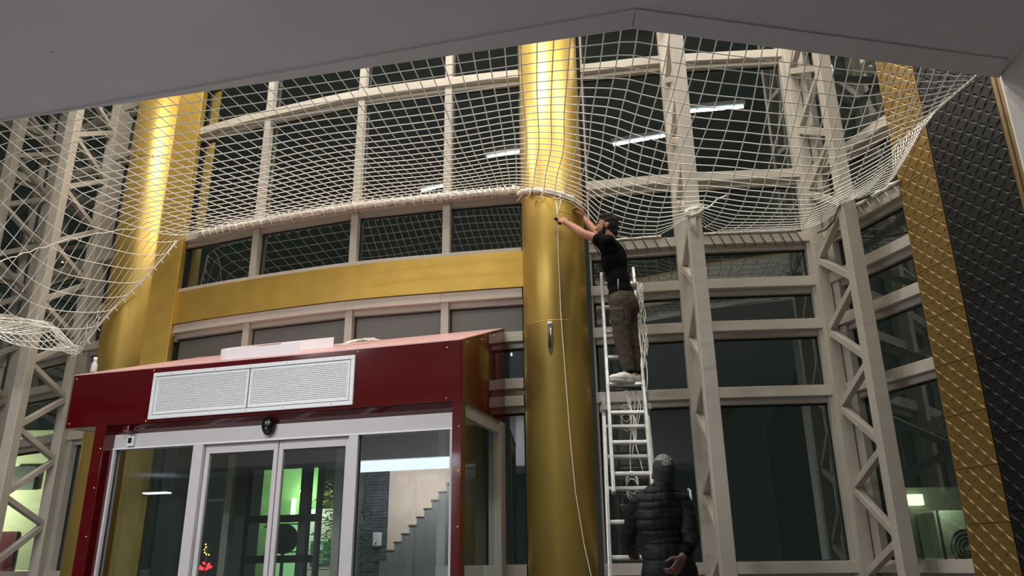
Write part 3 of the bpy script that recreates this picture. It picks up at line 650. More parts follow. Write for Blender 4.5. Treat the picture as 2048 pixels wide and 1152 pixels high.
# bound hem round the front of the central column
arc = []
for k in range(25):
    a = math.radians(176 + (322-176)*k/24); arc.append((CC[0]+(CRAD+0.02)*math.cos(a), CC[1]+(CRAD+0.02)*math.sin(a)))
def hz(px): 
    u = (px+0.0)/24; return 4.66 - 0.24*u**0.8
t_ = MB(); t_.tube([Vector((p[0], p[1], hz(k)-0.0)) for k, p in enumerate(arc)], [0.026+0.008*math.sin(k*1.9) for k in range(25)], 9)
for v in t_.v: v += noise.noise_vector(v*30)*0.010
t_.build('bound_hem', CLOTHWHITE, ne)
for k in (3, 8, 12, 17):
    p = arc[k]; MB().tube([Vector((p[0], p[1]-0.02, hz(k))), Vector((p[0]+0.01, p[1]-0.035, hz(k)-0.05)), Vector((p[0]-0.035, p[1]-0.02, hz(k)-0.10))], 0.005, 5).build('cord_tail', ROPE, ne)
# zig-zag lashings on the right-hand bar
def lash(plan, z, n, d=0.0, m=DARKCORD, wh=0.11):
    for k in range(n):
        u = (k+0.5)/n; x = u*(len(plan)-1); i = min(int(x), len(plan)-2); p = plan[i].lerp(plan[i+1], x-i); q = p + (plan[i+1]-plan[i]).normalized()*0.05
        MB().tube([Vector((p.x, p.y+0.02, z+0.012)), Vector((p.x, p.y-0.012, z+0.008)), Vector((q.x, q.y-0.014, z-wh)), Vector((q.x+0.01, q.y+0.03, z-wh-0.01))], 0.005, 5).build('lashing', m, ne)
lash(seg(7, 8), 4.06, 9); lash(seg(8, 9)[1:-1], 4.06, 10)
hb = MB()
for sgm in (seg(7, 8)[0:6], seg(8, 9)[1:-1]):
    pp = []
    for i in range(len(sgm)-1):
        for k in range(6): pp.append(sgm[i].lerp(sgm[i+1], k/6))
    hb.tube([Vector((p.x, p.y-0.01, 4.072+0.006*noise.noise(Vector((p.x*11, 2, 0))))) for p in pp], [0.011+0.008*abs(noise.noise(Vector((p.x*17, 7, 0)))) for p in pp], 7)
hb.build('hem_rope', CLOTHWHITE, ne)
rl = [Vector((3.10, 6.85)), Vector((3.36, 6.06))]
hb = MB().tube([Vector((3.12+0.22*k/14, 6.72-0.66*k/14, 4.075+0.006*math.sin(k*2.2))) for k in range(15)], [0.016+0.006*math.sin(k*1.7) for k in range(15)], 7); hb.build('hem_rope', CLOTHWHITE, ne)
lash([Vector((3.13, 6.70)), Vector((3.34, 6.10))], 4.06, 6, m=ROPE, wh=0.10)
# knotted bundle where the net is tied to the truss right of the ladder
kb = MB()
for k in range(9):
    a = random.uniform(0, 6.28); pts = [Vector((1.636+0.075*math.cos(a+u*2.2)*(1+0.2*random.random()), 6.36+0.03*math.sin(u*3+k), 3.95+0.05*math.sin(a+u*2.6)+random.uniform(-.015, .015))) for u in (0, .5, 1, 1.5, 2, 2.5)]
    kb.tube(pts, 0.006, 5)
for k in range(5): kb.tube([Vector((1.60+0.012*k, 6.355, 3.95)), Vector((1.59+0.01*k, 6.35, 3.85)), Vector((1.585+0.014*k, 6.36, 3.78-0.02*k))], 0.005, 5)
kb.tube([Vector((1.68, 6.36, 3.96)), Vector((1.78, 6.38, 4.0)), Vector((1.86, 6.42, 4.09)), Vector((1.95, 6.4, 4.12))], 0.008, 5)
kb.build('tie_knot', ROPE, ne)
kb = MB(); kb.tube([Vector((2.90, 6.30, 4.0)), Vector((2.985, 6.275, 4.02)), Vector((3.06, 6.30, 4.01)), Vector((3.2, 6.32, 4.05))], 0.010, 6); kb.tube([Vector((2.92, 6.30, 4.0)), Vector((2.90, 6.45, 3.88)), Vector((2.92, 6.7, 3.9)), Vector((2.95, 6.95, 3.98))], 0.009, 6)
kb.build('tie_rope', DARKCORD, ne)
# the loose cord hanging down the central column
hc = MB().tube([Vector((0.45, 7.01, 4.36)), Vector((0.452, 6.96, 4.15)), Vector((0.452, 7.045, 3.9)), Vector((0.458, 7.045, 3.2)), Vector((0.475, 7.045, 2.75)), Vector((0.50, 7.045, 2.1)), Vector((0.53, 7.045, 1.6)), Vector((0.59, 7.06, 1.15)), Vector((0.64, 7.07, 0.9)), Vector((0.66, 7.06, 0.3)), Vector((0.66, 7.05, 0.012)), Vector((0.75, 6.95, 0.012))], 0.0045, 6)
tag(hc.build('rope', ROPE), 'thin pale cord hanging down the front of the central gold column', 'rope')

# ------------------------------------------------------------------ extension ladder
def ly(z): return 6.3 + (z-1.45)*0.327
def lup(side, z): u = (z-1.525)/(3.64-1.525); return Vector(((0.775+0.078*u) if side < 0 else (1.081+0.078*u), ly(z), z))
def llo(side, z): u = z/2.32; return Vector(((0.655+0.113*u) if side < 0 else (1.066+0.067*u), ly(z)+0.07, z))
la = empty('extension_ladder', (0.87, 5.9, 0)); tag(la, 'two-section aluminium extension ladder leaning towards the glazing right of the central column', 'ladder')
up_n = Vector((0, 1, 0.33))
for sd_ in (-1, 1):
    MB().bar(lup(sd_, 1.52), lup(sd_, 3.66 if sd_ > 0 else 3.60), 0.026, 0.062, up=(0, 1, -0.3)).build('upper_rail', ALU, la, bevel=0.003)
    MB().bar(llo(sd_, 0.0), llo(sd_, 2.34), 0.028, 0.066, up=(0, 1, -0.3)).build('lower_rail', ALU, la, bevel=0.003)
    p = llo(sd_, 2.30); MB().box(p.x-0.025, p.x+0.025, p.y-0.11, p.y+0.05, 2.22, 2.27).build('guide_bracket', ALU, la)
    MB().box(p.x-0.02+0.014*sd_, p.x+0.02+0.014*sd_, p.y-0.05, p.y+0.04, 2.30, 2.38).build('guide_bracket', ALU, la)
    p = llo(sd_, 0.0); MB().box(p.x-0.03, p.x+0.03, p.y-0.045, p.y+0.05, 0, 0.04).build('rubber_foot', BLACKPLASTIC, la)
z = 1.67
while z < 3.6:
    a = lup(-1, z); b = lup(1, z); MB().bar(a, b, 0.034, 0.028, up=(0, 0.33, 1)).build('rung', ALU, la, bevel=0.004); z += 0.26
z = 0.26
while z < 2.3:
    a = llo(-1, z); b = llo(1, z); MB().bar(a, b, 0.034, 0.028, up=(0, 0.33, 1)).build('rung', ALU, la, bevel=0.004); z += 0.26
# cords hung over the right rail
cb = empty('rope_bundle', (1.15, 6.75, 3.4)); tag(cb, 'tangle of white net cords hanging from the right ladder rail', 'cord bundle')
for k in range(9):
    z1 = 3.46 - 0.02*random.random(); zb = random.uniform(2.2, 2.95); pts = []
    x0 = 1.165 + random.uniform(-0.015, 0.04)
    for i in range(12):
        u = i/11; zq = z1 + (zb-z1)*u
        pts.append(Vector((x0 - 0.012*u*2 + 0.022*math.sin(u*9+k*1.7), ly(zq)-0.05 - 0.012*(k % 3), zq)))
    MB().tube(pts, 0.0045, 5).build('cord', ROPE, cb)
m = MB(); m.ball((1.155, 6.93, 3.45), (0.05, 0.05, 0.04), 12, 8)
for v in m.v: v += noise.noise_vector(v*40)*0.014
m.build('folded_hank', CLOTHWHITE, cb)
cb2 = empty('rope_bundle', (1.03, 6.62, 2.1)); tag(cb2, 'loops of white cord hanging behind the ladder rungs under the standing feet', 'cord bundle')
for k in range(8):
    pts = []
    for i in range(12):
        u = i/11; zq = 2.42 - u*(0.35+0.12*(k % 4)); pts.append(Vector((1.06 - 0.012*k + 0.03*math.sin(u*4+k), ly(zq)+0.12, zq)))
    MB().tube(pts, 0.0045, 5).build('cord', ROPE, cb2)
for k in range(3):
    MB().tube([Vector((0.965+0.045*math.cos(a*0.6), 6.72, 2.22-0.04*k+0.075*math.sin(a*0.6))) for a in range(11)], 0.0045, 5, closed=True).build('cord', ROPE, cb2)
for k in range(3):
    MB().tube([Vector((0.955+0.05*math.cos(a*0.6+k), 6.53, 1.62-0.03*k+0.09*math.sin(a*0.6+k))) for a in range(11)], 0.0045, 5, closed=True).build('cord', ROPE, cb2)

# ------------------------------------------------------------------ people: smooth bodies grown from tapered limbs by voxel remeshing
def remesh(mb, name, m, parent, voxel, smooth=4, post=None):
    o = mb.build(name, m, parent)
    r = o.modifiers.new('r', 'REMESH'); r.mode = 'VOXEL'; r.voxel_size = voxel; r.use_smooth_shade = True
    s_ = o.modifiers.new('s', 'SMOOTH'); s_.iterations = smooth; s_.factor = 0.5
    bpy.context.view_layer.update()
    dg = bpy.context.evaluated_depsgraph_get(); me = bpy.data.meshes.new_from_object(o.evaluated_get(dg))
    o.modifiers.clear(); old = o.data; o.data = me; bpy.data.meshes.remove(old); me.name = name
    if post:
        org = base_of(o)
        nr = [v.normal.copy() for v in me.vertices]
        for v, n in zip(me.vertices, nr): v.co = v.co + n * post(v.co + org, n)
        me.update()
    for p in me.polygons: p.use_smooth = True
    return o
class Frame:
    """head frame: f forward, l left, u up"""
    def __init__(s, c, f, tilt=0.0):
        f = Vector(f).normalized(); up = Vector((0, 0, 1)); l = up.cross(f).normalized(); u = f.cross(l).normalized()
        s.f = (f*math.cos(tilt) + u*math.sin(tilt)); s.u = (u*math.cos(tilt) - f*math.sin(tilt)); s.l = l; s.c = Vector(c)
        s.R = Matrix((s.f, s.l, s.u)).transposed()
    def __call__(s, f, l, u): return s.c + s.f*f + s.l*l + s.u*u
def add_head(b, F, neck):
    b.ball(F(-0.008, 0, 0.03), (0.092, 0.074, 0.088), 20, 14, F.R)            # skull
    b.ball(F(0.030, 0, -0.015), (0.062, 0.061, 0.085), 18, 12, F.R)           # face
    b.ball(F(0.040, 0, -0.075), (0.040, 0.040, 0.032), 14, 10, F.R)           # jaw and chin
    b.capsule(F(0.089, 0, 0.022), F(0.106, 0, -0.018), 0.009, 0.013)          # nose
    b.capsule(F(0.100, 0.012, -0.020), F(0.100, -0.012, -0.020), 0.008, 0.008)
    b.capsule(F(0.080, 0.040, 0.028), F(0.084, -0.040, 0.028), 0.011, 0.011)  # brow
    b.capsule(F(0.084, 0.018, -0.047), F(0.084, -0.018, -0.047), 0.009, 0.009) # lips
    for s in (-1, 1):
        b.ball(F(0.066, 0.032*s, -0.012), (0.022, 0.022, 0.020), 10, 8, F.R)  # cheek
        b.ball(F(-0.008, 0.074*s, -0.012), (0.017, 0.009, 0.028), 12, 8, F.R) # ear
    b.capsule(F(-0.018, 0, -0.05), neck, 0.053, 0.058)
def add_hand(b, w, d, palm_n, curl=0.6, sidev=None, spread=0.14, size=1.0):
    """w wrist, d direction of fingers, palm_n palm normal (fingers curl towards it), thumb towards sidev"""
    d = Vector(d).normalized(); n = Vector(palm_n); n = (n - d*n.dot(d)).normalized(); s = d.cross(n).normalized()
    if sidev is not None and s.dot(Vector(sidev)) < 0: s = -s
    w = Vector(w); k = size
    for i in (-1.0, -0.33, 0.33, 1.0): b.capsule(w + s*0.016*i*k, w + d*0.082*k + s*0.030*i*k, 0.015*k, 0.0135*k, 10)
    lens = {1.0: 0.070, 0.33: 0.080, -0.33: 0.074, -1.0: 0.058}
    for i, L in lens.items():
        p = w + d*0.085*k + s*0.029*i*k; a = curl*0.55; dd = d*math.cos(a) + n*math.sin(a) + s*spread*i*0.6
        for j, fr in enumerate((0.45, 0.32, 0.26)):
            dd.normalize(); q = p + dd*L*fr*k; r = (0.0095 - 0.0008*j)*k; b.capsule(p, q, r, r*0.92, 10); p = q
            a += curl*0.75; dd = d*math.cos(a) + n*math.sin(a) + s*spread*i*0.5
    p = w + d*0.022*k + s*0.024*k; q = p + (d*0.55 + s*0.72 + n*0.42).normalized()*0.045*k; r2 = q + (d*0.85 + s*0.15 + n*0.55).normalized()*0.045*k
    b.capsule(p, q, 0.0145*k, 0.0115*k, 10); b.capsule(q, r2, 0.0112*k, 0.0095*k, 10)
def eyes(F, parent):
    for s in (-1, 1):
        MB().ball(F(0.0815, 0.031*s, 0.006), 0.0090, 10, 7).build('eye', mat('eye_white', (200, 196, 190), 0.3, var=0), parent)
        MB().ball(F(0.0880, 0.031*s, 0.006), 0.0055, 8, 6).build('iris', BLACKPLASTIC, parent)
        MB().capsule(F(0.096, 0.016*s, 0.031), F(0.082, 0.048*s, 0.033), 0.006, 0.005, 8).build('eyebrow', HAIR, parent)

# ---- the man on the ladder: faces the column (left, away from the viewer), both arms raised
pe = empty('person', (0.98, 6.65, 2.455)); tag(pe, 'person in black t-shirt and cargo trousers standing on the ladder, arms raised to the net', 'person')
hd_ = Vector((-0.93, 0.37, 0)).normalized(); lf = Vector((-hd_.y, hd_.x, 0))
pel = Vector((0.995, 6.70, 3.23)); chest = Vector((0.945, 6.735, 3.60)); nk = Vector((0.925, 6.745, 3.80))
F = Frame((0.902, 6.765, 3.985), hd_ + Vector((-0.25, 0.0, 0.10)), 0.02)
shL = Vector((0.875, 6.575, 3.745)); shR = Vector((0.975, 6.90, 3.79))
elL = Vector((0.672, 6.69, 3.885)); wrL = Vector((0.522, 6.885, 4.095))
elR = Vector((0.825, 7.06, 4.06)); wrR = Vector((0.722, 7.155, 4.265))
hipL = pel + lf*0.095 + Vector((0, 0, -0.04)); hipR = pel - lf*0.095 + Vector((0, 0, -0.04))
knL = Vector((0.950, 6.605, 2.875)); knR = Vector((1.050, 6.735, 2.885)); anL = Vector((0.995, 6.605, 2.555)); anR = Vector((1.085, 6.70, 2.575))
toL = Vector((0.845, 6.545, 2.485)); toR = Vector((0.955, 6.635, 2.490))
def torso(b, k=1.0, lo=0.0):
    b.ball(chest + Vector((0, 0, 0.03)), (0.112*k, 0.165*k, 0.19*k), 20, 14, Matrix((hd_, lf, Vector((0, 0, 1)))).transposed())
    b.ball(chest.lerp(pel, 0.55), (0.098*k, 0.140*k, 0.17*k), 20, 14, Matrix((hd_, lf, Vector((0, 0, 1)))).transposed())
    b.capsule(shL + (nk-shL)*0.15, shR + (nk-shR)*0.15, 0.062*k, 0.062*k)
    b.capsule(nk + Vector((0, 0, -0.07)), nk, 0.085*k, 0.055*k)
b = MB(); add_head(b, F, nk + Vector((0, 0, -0.03))); torso(b, 0.9)
b.ball(pel, (0.105, 0.15, 0.12), 18, 12, Matrix((hd_, lf, Vector((0, 0, 1)))).transposed())
for s_, e_, w_ in ((shL, elL, wrL), (shR, elR, wrR)):
    b.capsule(s_, s_.lerp(e_, 0.5), 0.054, 0.046); b.capsule(s_.lerp(e_, 0.5), e_, 0.046, 0.039)
    b.capsule(e_, e_.lerp(w_, 0.35), 0.041, 0.041); b.capsule(e_.lerp(w_, 0.35), w_, 0.041, 0.027)
add_hand(b, wrL, (-0.42, 0.55, 0.55), (0.2, 0.9, -0.45), 1.15, sidev=(0, 0.3, 1))
add_hand(b, wrR, (-0.35, -0.30, 0.85), (-0.8, 0.2, -0.1), 0.95, sidev=(-0.2, -1, 0.3))
for h_, k_, a_ in ((hipL, knL, anL), (hipR, knR, anR)):
    b.capsule(h_, k_, 0.078, 0.052); b.capsule(k_, k_.lerp(a_, 0.3), 0.050, 0.050); b.capsule(k_.lerp(a_, 0.3), a_, 0.050, 0.034)
for a_, t_ in ((anL, toL), (anR, toR)): b.capsule(a_ + Vector((0, 0, -0.03)), t_ + Vector((0.03, 0, 0)), 0.034, 0.024)
remesh(b, 'body', SKIN, pe, 0.0058, 3)
eyes(F, pe)
# t-shirt
b = MB(); torso(b, 1.06); 
b.ball(chest.lerp(pel, 0.85), (0.116, 0.158, 0.13), 20, 14, Matrix((hd_, lf, Vector((0, 0, 1)))).transposed())
for s_, e_ in ((shL, elL), (shR, elR)): b.ball(s_, 0.078, 14, 10); b.capsule(s_.lerp(chest, 0.25), s_.lerp(e_, 0.36), 0.090, 0.064)
remesh(b, 'tshirt', TSHIRT, pe, 0.010, 5, post=lambda c, n: 0.006*noise.noise(Vector((c.x*9, c.y*9, c.z*16))))
# trousers
b = MB(); b.ball(pel + Vector((0, 0, -0.01)), (0.128, 0.165, 0.135), 20, 14, Matrix((hd_, lf, Vector((0, 0, 1)))).transposed())
b.ball(pel - hd_*0.05 + Vector((0, 0, -0.06)), (0.095, 0.150, 0.105), 18, 12, Matrix((hd_, lf, Vector((0, 0, 1)))).transposed())
for h_, k_, a_ in ((hipL, knL, anL), (hipR, knR, anR)):
    b.capsule(h_, k_, 0.100, 0.076); b.capsule(k_, k_.lerp(a_, 0.75), 0.075, 0.062); b.capsule(k_.lerp(a_, 0.75), a_ + Vector((0, 0, 0.03)), 0.062, 0.052)
def wr(c, n): return 0.007*noise.noise(Vector((c.x*9, c.y*9, c.z*18 + c.x*8))) + 0.0025*noise.noise(Vector((c.x*20, c.y*20, c.z*44)))
tz_ = remesh(b, 'trousers', TROUSER, pe, 0.010, 4, post=wr)
# cargo pocket, back pocket flap and belt strap
b = MB(); pc = knL.lerp(hipL, 0.50) + lf*0.076 + hd_*0.015
b.ball(pc, (0.070, 0.020, 0.078), 14, 10, Matrix((hd_, lf, Vector((0, 0, 1)))).transposed()); b.ball(pc + Vector((0, 0, 0.06)) + lf*0.006, (0.074, 0.020, 0.024), 14, 8, Matrix((hd_, lf, Vector((0, 0, 1)))).transposed())
remesh(b, 'cargo_pocket', TROUSER, pe, 0.008, 3, post=wr)
q = pel + lf*0.165 - hd_*0.01; MB().tube([q + Vector((0, 0, 0.15)), q + lf*0.012 + Vector((0, 0, 0.09)), q + lf*0.01 + Vector((0, 0, 0.05))], 0.006, 6).build('belt_end', mat('grey_webbing', (150, 146, 138), 0.7), pe)
# shoes
for a_, t_ in ((anL, toL), (anR, toR)):
    d_ = (t_-a_); d_.z = 0; d_.normalize(); side = Vector((-d_.y, d_.x, 0)); R_ = Matrix((d_, side, Vector((0, 0, 1)))).transposed()
    hz_ = Vector((a_.x, a_.y, t_.z)) - d_*0.035
    b = MB(); b.ball(hz_ + d_*0.04 + Vector((0, 0, 0.025)), (0.060, 0.040, 0.050), 14, 10, R_); b.ball(hz_ + d_*0.145 + Vector((0, 0, 0.008)), (0.085, 0.044, 0.034), 14, 10, R_); b.ball(hz_ + d_*0.09 + Vector((0, 0, 0.022)), (0.075, 0.041, 0.040), 14, 10, R_)
    sh = remesh(b, 'shoe', SHOE, pe, 0.006, 4)
    b = MB(); b.ball(hz_ + d_*0.045 + Vector((0, 0, -0.018)), (0.066, 0.042, 0.016), 16, 8, R_); b.ball(hz_ + d_*0.145 + Vector((0, 0, -0.020)), (0.090, 0.047, 0.016), 16, 8, R_)
    remesh(b, 'sole', SHOESOLE, sh, 0.006, 2)
    for k in range(4):
        c = hz_ + d_*(0.085+0.02*k) + Vector((0, 0, 0.062-0.006*k)); MB().tube([c - side*0.022, c + Vector((0, 0, 0.003)), c + side*0.022], 0.003, 5).build('lace', WHITEMETAL, sh)
    sock = MB().capsule(a_ + Vector((0, 0, -0.01)), a_ + Vector((0, 0, 0.05)), 0.040, 0.041).build('sock', TSHIRT, pe)
# hair and beard
b = MB(); b.ball(F(-0.016, 0, 0.048), (0.092, 0.078, 0.076), 20, 14, F.R); b.ball(F(-0.050, 0, 0.005), (0.056, 0.073, 0.072), 16, 12, F.R); b.capsule(F(-0.04, 0, -0.03), F(-0.05, 0, -0.055), 0.062, 0.054)
for k in range(46):
    th = random.uniform(0, 1.05); ph = random.uniform(0, 2*PI); v = Vector((math.sin(th)*math.cos(ph)*0.090-0.010, math.sin(th)*math.sin(ph)*0.074, 0.045+math.cos(th)*0.076))
    b.ball(F(v.x, v.y, v.z), random.uniform(0.014, 0.022), 8, 6)
b.capsule(F(0.045, 0.03, 0.10), F(0.045, -0.03, 0.10), 0.026, 0.026)
remesh(b, 'hair', HAIR, pe, 0.006, 1, post=lambda c, n: 0.004*noise.noise(c*90))
b = MB(); b.ball(F(0.040, 0, -0.082), (0.047, 0.048, 0.030), 14, 10, F.R)
for s in (-1, 1): b.capsule(F(0.012, 0.060*s, -0.02), F(0.03, 0.046*s, -0.075), 0.016, 0.024); b.capsule(F(0.03, 0.046*s, -0.06), F(0.065, 0.026*s, -0.062), 0.018, 0.014); b.capsule(F(-0.005, 0.066*s, 0.03), F(0.010, 0.062*s, -0.02), 0.012, 0.014)
b.capsule(F(0.092, 0.018, -0.034), F(0.092, -0.018, -0.034), 0.007, 0.007)
remesh(b, 'beard', HAIR, pe, 0.006, 2)
tp = empty('hand_tool', (0.455, 6.965, 4.12)); tag(tp, 'small dark tool gripped in the left hand of the person on the ladder', 'tool')
MB().capsule((0.432, 6.955, 4.165), (0.478, 6.985, 4.125), 0.016, 0.014).build('grip', BLACKPLASTIC, tp)
MB().tube([Vector((0.445, 6.96, 4.19)), Vector((0.47, 6.99, 4.28)), Vector((0.49, 7.02, 4.36)), Vector((0.50, 7.035, 4.41))], 0.005, 5).build('cord', ROPE, tp)

# ---- the man on the floor: seen from behind, looking up
pb = empty('person', (1.02, 5.55, 0)); tag(pb, 'person seen from behind in black quilted vest, looking up beside the ladder foot', 'person')
bf = Vector((-0.12, 1, 0)).normalized(); bl = Vector((-bf.y, bf.x, 0)); RB = Matrix((bf, bl, Vector((0, 0, 1)))).transposed()
G = Frame((1.028, 5.545, 1.582), (-0.10, 1, 0.0), 0.42)
bp = Vector((1.025, 5.56, 0.92)); bc = Vector((1.005, 5.56, 1.27)); bn = Vector((1.018, 5.535, 1.48))
sL = Vector((0.852, 5.58, 1.388)); sR = Vector((1.150, 5.545, 1.388))
eL = Vector((0.795, 5.78, 1.17)); wL = Vector((0.845, 6.02, 1.10)); eR = Vector((1.168, 5.47, 1.14)); wR = Vector((1.085, 5.375, 1.035))
def torso2(b, k=1.0):
    b.ball(bc + Vector((0, 0, 0.02)), (0.115*k, 0.165*k, 0.21*k), 20, 14, RB); b.ball(bp + Vector((0, 0, 0.12)), (0.115*k, 0.155*k, 0.19*k), 20, 14, RB)
    b.capsule(sL.lerp(bn, 0.15), sR.lerp(bn, 0.15), 0.062*k, 0.062*k); b.capsule(bn + Vector((0, 0, -0.08)), bn, 0.09*k, 0.056*k)
b = MB(); add_head(b, G, bn + Vector((0, 0, -0.03))); torso2(b, 0.9); b.ball(bp, (0.11, 0.155, 0.13), 18, 12, RB)
for s_, e_, w_ in ((sL, eL, wL), (sR, eR, wR)): b.capsule(s_, e_, 0.052, 0.040); b.capsule(e_, e_.lerp(w_, 0.35), 0.041, 0.041); b.capsule(e_.lerp(w_, 0.35), w_, 0.041, 0.028)
add_hand(b, wL, (0.25, 0.9, -0.35), (0.2, -0.3, -0.9), 1.2, sidev=(1, 0, 0.3))
add_hand(b, wR, (-0.55, -0.05, -0.80), (-0.55, 0.75, 0.1), 0.75, sidev=(-0.8, 0, 0.5), spread=0.3)
legs = ((Vector((0.935, 5.57, 0.86)), Vector((0.925, 5.60, 0.47)), Vector((0.915, 5.53, 0.085))), (Vector((1.115, 5.56, 0.86)), Vector((1.13, 5.57, 0.47)), Vector((1.135, 5.50, 0.085))))
for h_, k_, a_ in legs:
    b.capsule(h_, k_, 0.085, 0.055); b.capsule(k_, a_, 0.055, 0.036); b.capsule(a_ + Vector((0, 0, -0.04)), a_ + bf*0.15 + Vector((0, 0, -0.05)), 0.036, 0.026)
remesh(b, 'body', SKINDARK, pb, 0.0058, 3)
eyes(G, pb)
b = MB(); torso2(b, 1.12); b.ball(bp + Vector((0, 0, 0.10)), (0.135, 0.178, 0.20), 20, 14, RB); b.ball(bp + Vector((0, 0, 0.02)), (0.138, 0.188, 0.15), 20, 14, RB); b.capsule(bn + Vector((0, -0.01, -0.05)), bn + Vector((0, -0.012, 0.0)), 0.086, 0.074); b.capsule(bn + Vector((0, 0, -0.055)), sL.lerp(bn, 0.22) + Vector((0, 0, 0.0)), 0.080, 0.066); b.capsule(bn + Vector((0, 0, -0.055)), sR.lerp(bn, 0.22), 0.080, 0.066)
zs_ = [1.02, 1.12, 1.205, 1.275, 1.345, 1.395, 1.45]
def quilt(c, n):
    z = c.z + 0.012*noise.noise(Vector((c.x*6, c.y*6, 1))); d = min(abs(z-q) for q in zs_); return 0.004 - 0.010*math.exp(-(d/0.009)**2) + 0.006*noise.noise(Vector((c.x*9, c.y*9, c.z*14)))
remesh(b, 'quilted_vest', VEST, pb, 0.0055, 4, post=quilt)
for s_, e_, w_, cut in ((sL, eL, wL, 0.85), (sR, eR, wR, 0.25)):
    b = MB(); b.capsule(s_, e_, 0.066, 0.058); b.capsule(e_, e_.lerp(w_, cut), 0.058, 0.050)
    remesh(b, 'sleeve', SLEEVE, pb, 0.008, 4, post=lambda c, n: 0.010*noise.noise(Vector((c.x*11, c.y*11, c.z*30+c.x*14))))
b = MB(); b.capsule(eR, eR.lerp(wR, 0.80), 0.050, 0.040); remesh(b, 'undersleeve', TSHIRT, pb, 0.008, 3)
b = MB(); b.ball(bp, (0.128, 0.172, 0.14), 18, 12, RB)
for h_, k_, a_ in legs: b.capsule(h_, k_, 0.100, 0.075); b.capsule(k_, a_ + Vector((0, 0, 0.02)), 0.075, 0.062)
remesh(b, 'trousers', DARKTROUSER, pb, 0.010, 4)
for h_, k_, a_ in legs:
    b = MB(); b.ball(a_ + bf*0.0 + Vector((0, 0, -0.035)), (0.06, 0.042, 0.05), 14, 10, RB); b.ball(a_ + bf*0.11 + Vector((0, 0, -0.05)), (0.10, 0.046, 0.036), 14, 10, RB)
    remesh(b, 'shoe', BLACKPLASTIC, pb, 0.007, 3)
b = MB(); b.ball(G(-0.016, 0, 0.040), (0.094, 0.0775, 0.088), 20, 14, G.R); b.ball(G(-0.045, 0, -0.012), (0.062, 0.072, 0.066), 16, 12, G.R); b.capsule(G(-0.04, 0.02, -0.04), bn + Vector((0, -0.01, 0.03)), 0.056, 0.054); b.capsule(G(-0.04, -0.02, -0.04), bn + Vector((0, -0.01, 0.03)), 0.056, 0.054)
remesh(b, 'hair', HAIRDARK, pb, 0.006, 2, post=lambda c, n: 0.003*noise.noise(c*140))
b = MB(); b.ball(G(-0.004, 0, 0.066), (0.086, 0.066, 0.070), 20, 14, G.R); b.ball(G(-0.05, 0, 0.062), (0.05, 0.058, 0.055), 16, 12, G.R)
remesh(b, 'grey_crown', HAIRGREY, pb, 0.006, 2, post=lambda c, n: 0.004*noise.noise(c*140))
ri = empty('red_item', (1.03, 5.36, 0.96)); tag(ri, 'small red item held behind the back of the person in the quilted vest', 'tool')
MB().capsule((1.045, 5.372, 0.985), (1.01, 5.362, 0.965), 0.014, 0.012).build('grip', REDITEM, ri)
MB().capsule((1.01, 5.362, 0.965), (0.985, 5.362, 0.945), 0.006, 0.004).build('tip', BLACKPLASTIC, ri)

# ------------------------------------------------------------------ the street outside (seen through the glass)
ASPH = mat('dark_asphalt', (40, 40, 42), 0.8, var=0.2)
tag(MB().box(-40, 40, 10.6, 60, -0.25, -0.05).build('street_ground', ASPH), 'dark street ground outside the glazing', 'ground', kind='structure')
GREENW = mat('green_lit_shop_wall', (140, 185, 125), 0.7, var=0.12)  # green of the lamplight is put into the wall colour
sb = empty('street_building', (-4.3, 15.6, -0.05)); tag(sb, 'pale green-lit building across the street, seen through the right door leaf', 'building')
MB().box(-4.85, -3.78, 15.5, 18, -0.05, 3.2).build('wall', GREENW, sb)
MB().box(-4.62, -3.9, 15.44, 15.5, -0.05, 1.8).build('shop_window', emis('lit_green_window', (150, 205, 150), 0.55), sb)
for z in (1.78, 1.28): MB().box(-4.7, -3.8, 15.42, 15.45, z-0.012, z+0.012).build('window_bar', GASKET, sb)
MB().box(-4.25, -4.17, 15.40, 15.46, 1.85, 2.25).build('lit_tube', emis('green_tube', (215, 255, 190), 2.0), sb)
wl = empty('wall_lamp', (-4.0, 15.3, 2.36)); tag(wl, 'bright round wall lamp on the building across the street', 'lamp')
MB().ball((-4.0, 15.3, 2.36), 0.07, 14, 10).build('bulb', emis('lamp_bulb', (230, 255, 205), 40.0), wl)
MB().box(-4.03, -3.97, 15.3, 15.5, 2.5, 2.55).build('arm', DARKFR, wl); MB().tube([(-4.0, 15.32, 2.52), (-4.0, 15.30, 2.43)], 0.03, 8).build('neck', DARKFR, wl)
d = bpy.data.lights.new('wall_lamp_light', 'POINT'); d.energy = 75; d.color = (0.86, 1.0, 0.78); d.shadow_soft_size = 0.09
o = bpy.data.objects.new('wall_lamp_light', d); COL.objects.link(o); o.location = (-3.8, 14.3, 2.5)
ks = empty('street_kiosk', (-3.5, 15.0, -0.05)); tag(ks, 'white panelled kiosk carrying a green assembly point sign, outside the doors', 'kiosk')
KW = mat('white_kiosk_panel', (225, 228, 220), 0.5, var=0.06)
KX0, KX1 = -3.78, -3.30
zk = -0.05
for k, (z0, z1) in enumerate(((-0.05, 0.45), (0.46, 0.95), (0.96, 1.29), (1.30, 1.55), (1.56, 1.80), (1.81, 2.02))):
    MB().box(KX0, KX1, 15.0, 15.6, z0, z1).build('panel', KW, ks, bevel=0.01)
MB().box(KX0+0.02, KX1-0.02, 15.03, 15.58, -0.05, 2.0).build('core', GASKET, ks)
sg = empty('assembly_sign', (-3.53, 14.98, 1.07)); tag(sg, 'green and white emergency assembly point sign on the white kiosk', 'sign')
SGREEN = mat('sign_green', (20, 130, 70), 0.5, var=0); SWHITE = mat('sign_white', (235, 240, 235), 0.5, var=0)
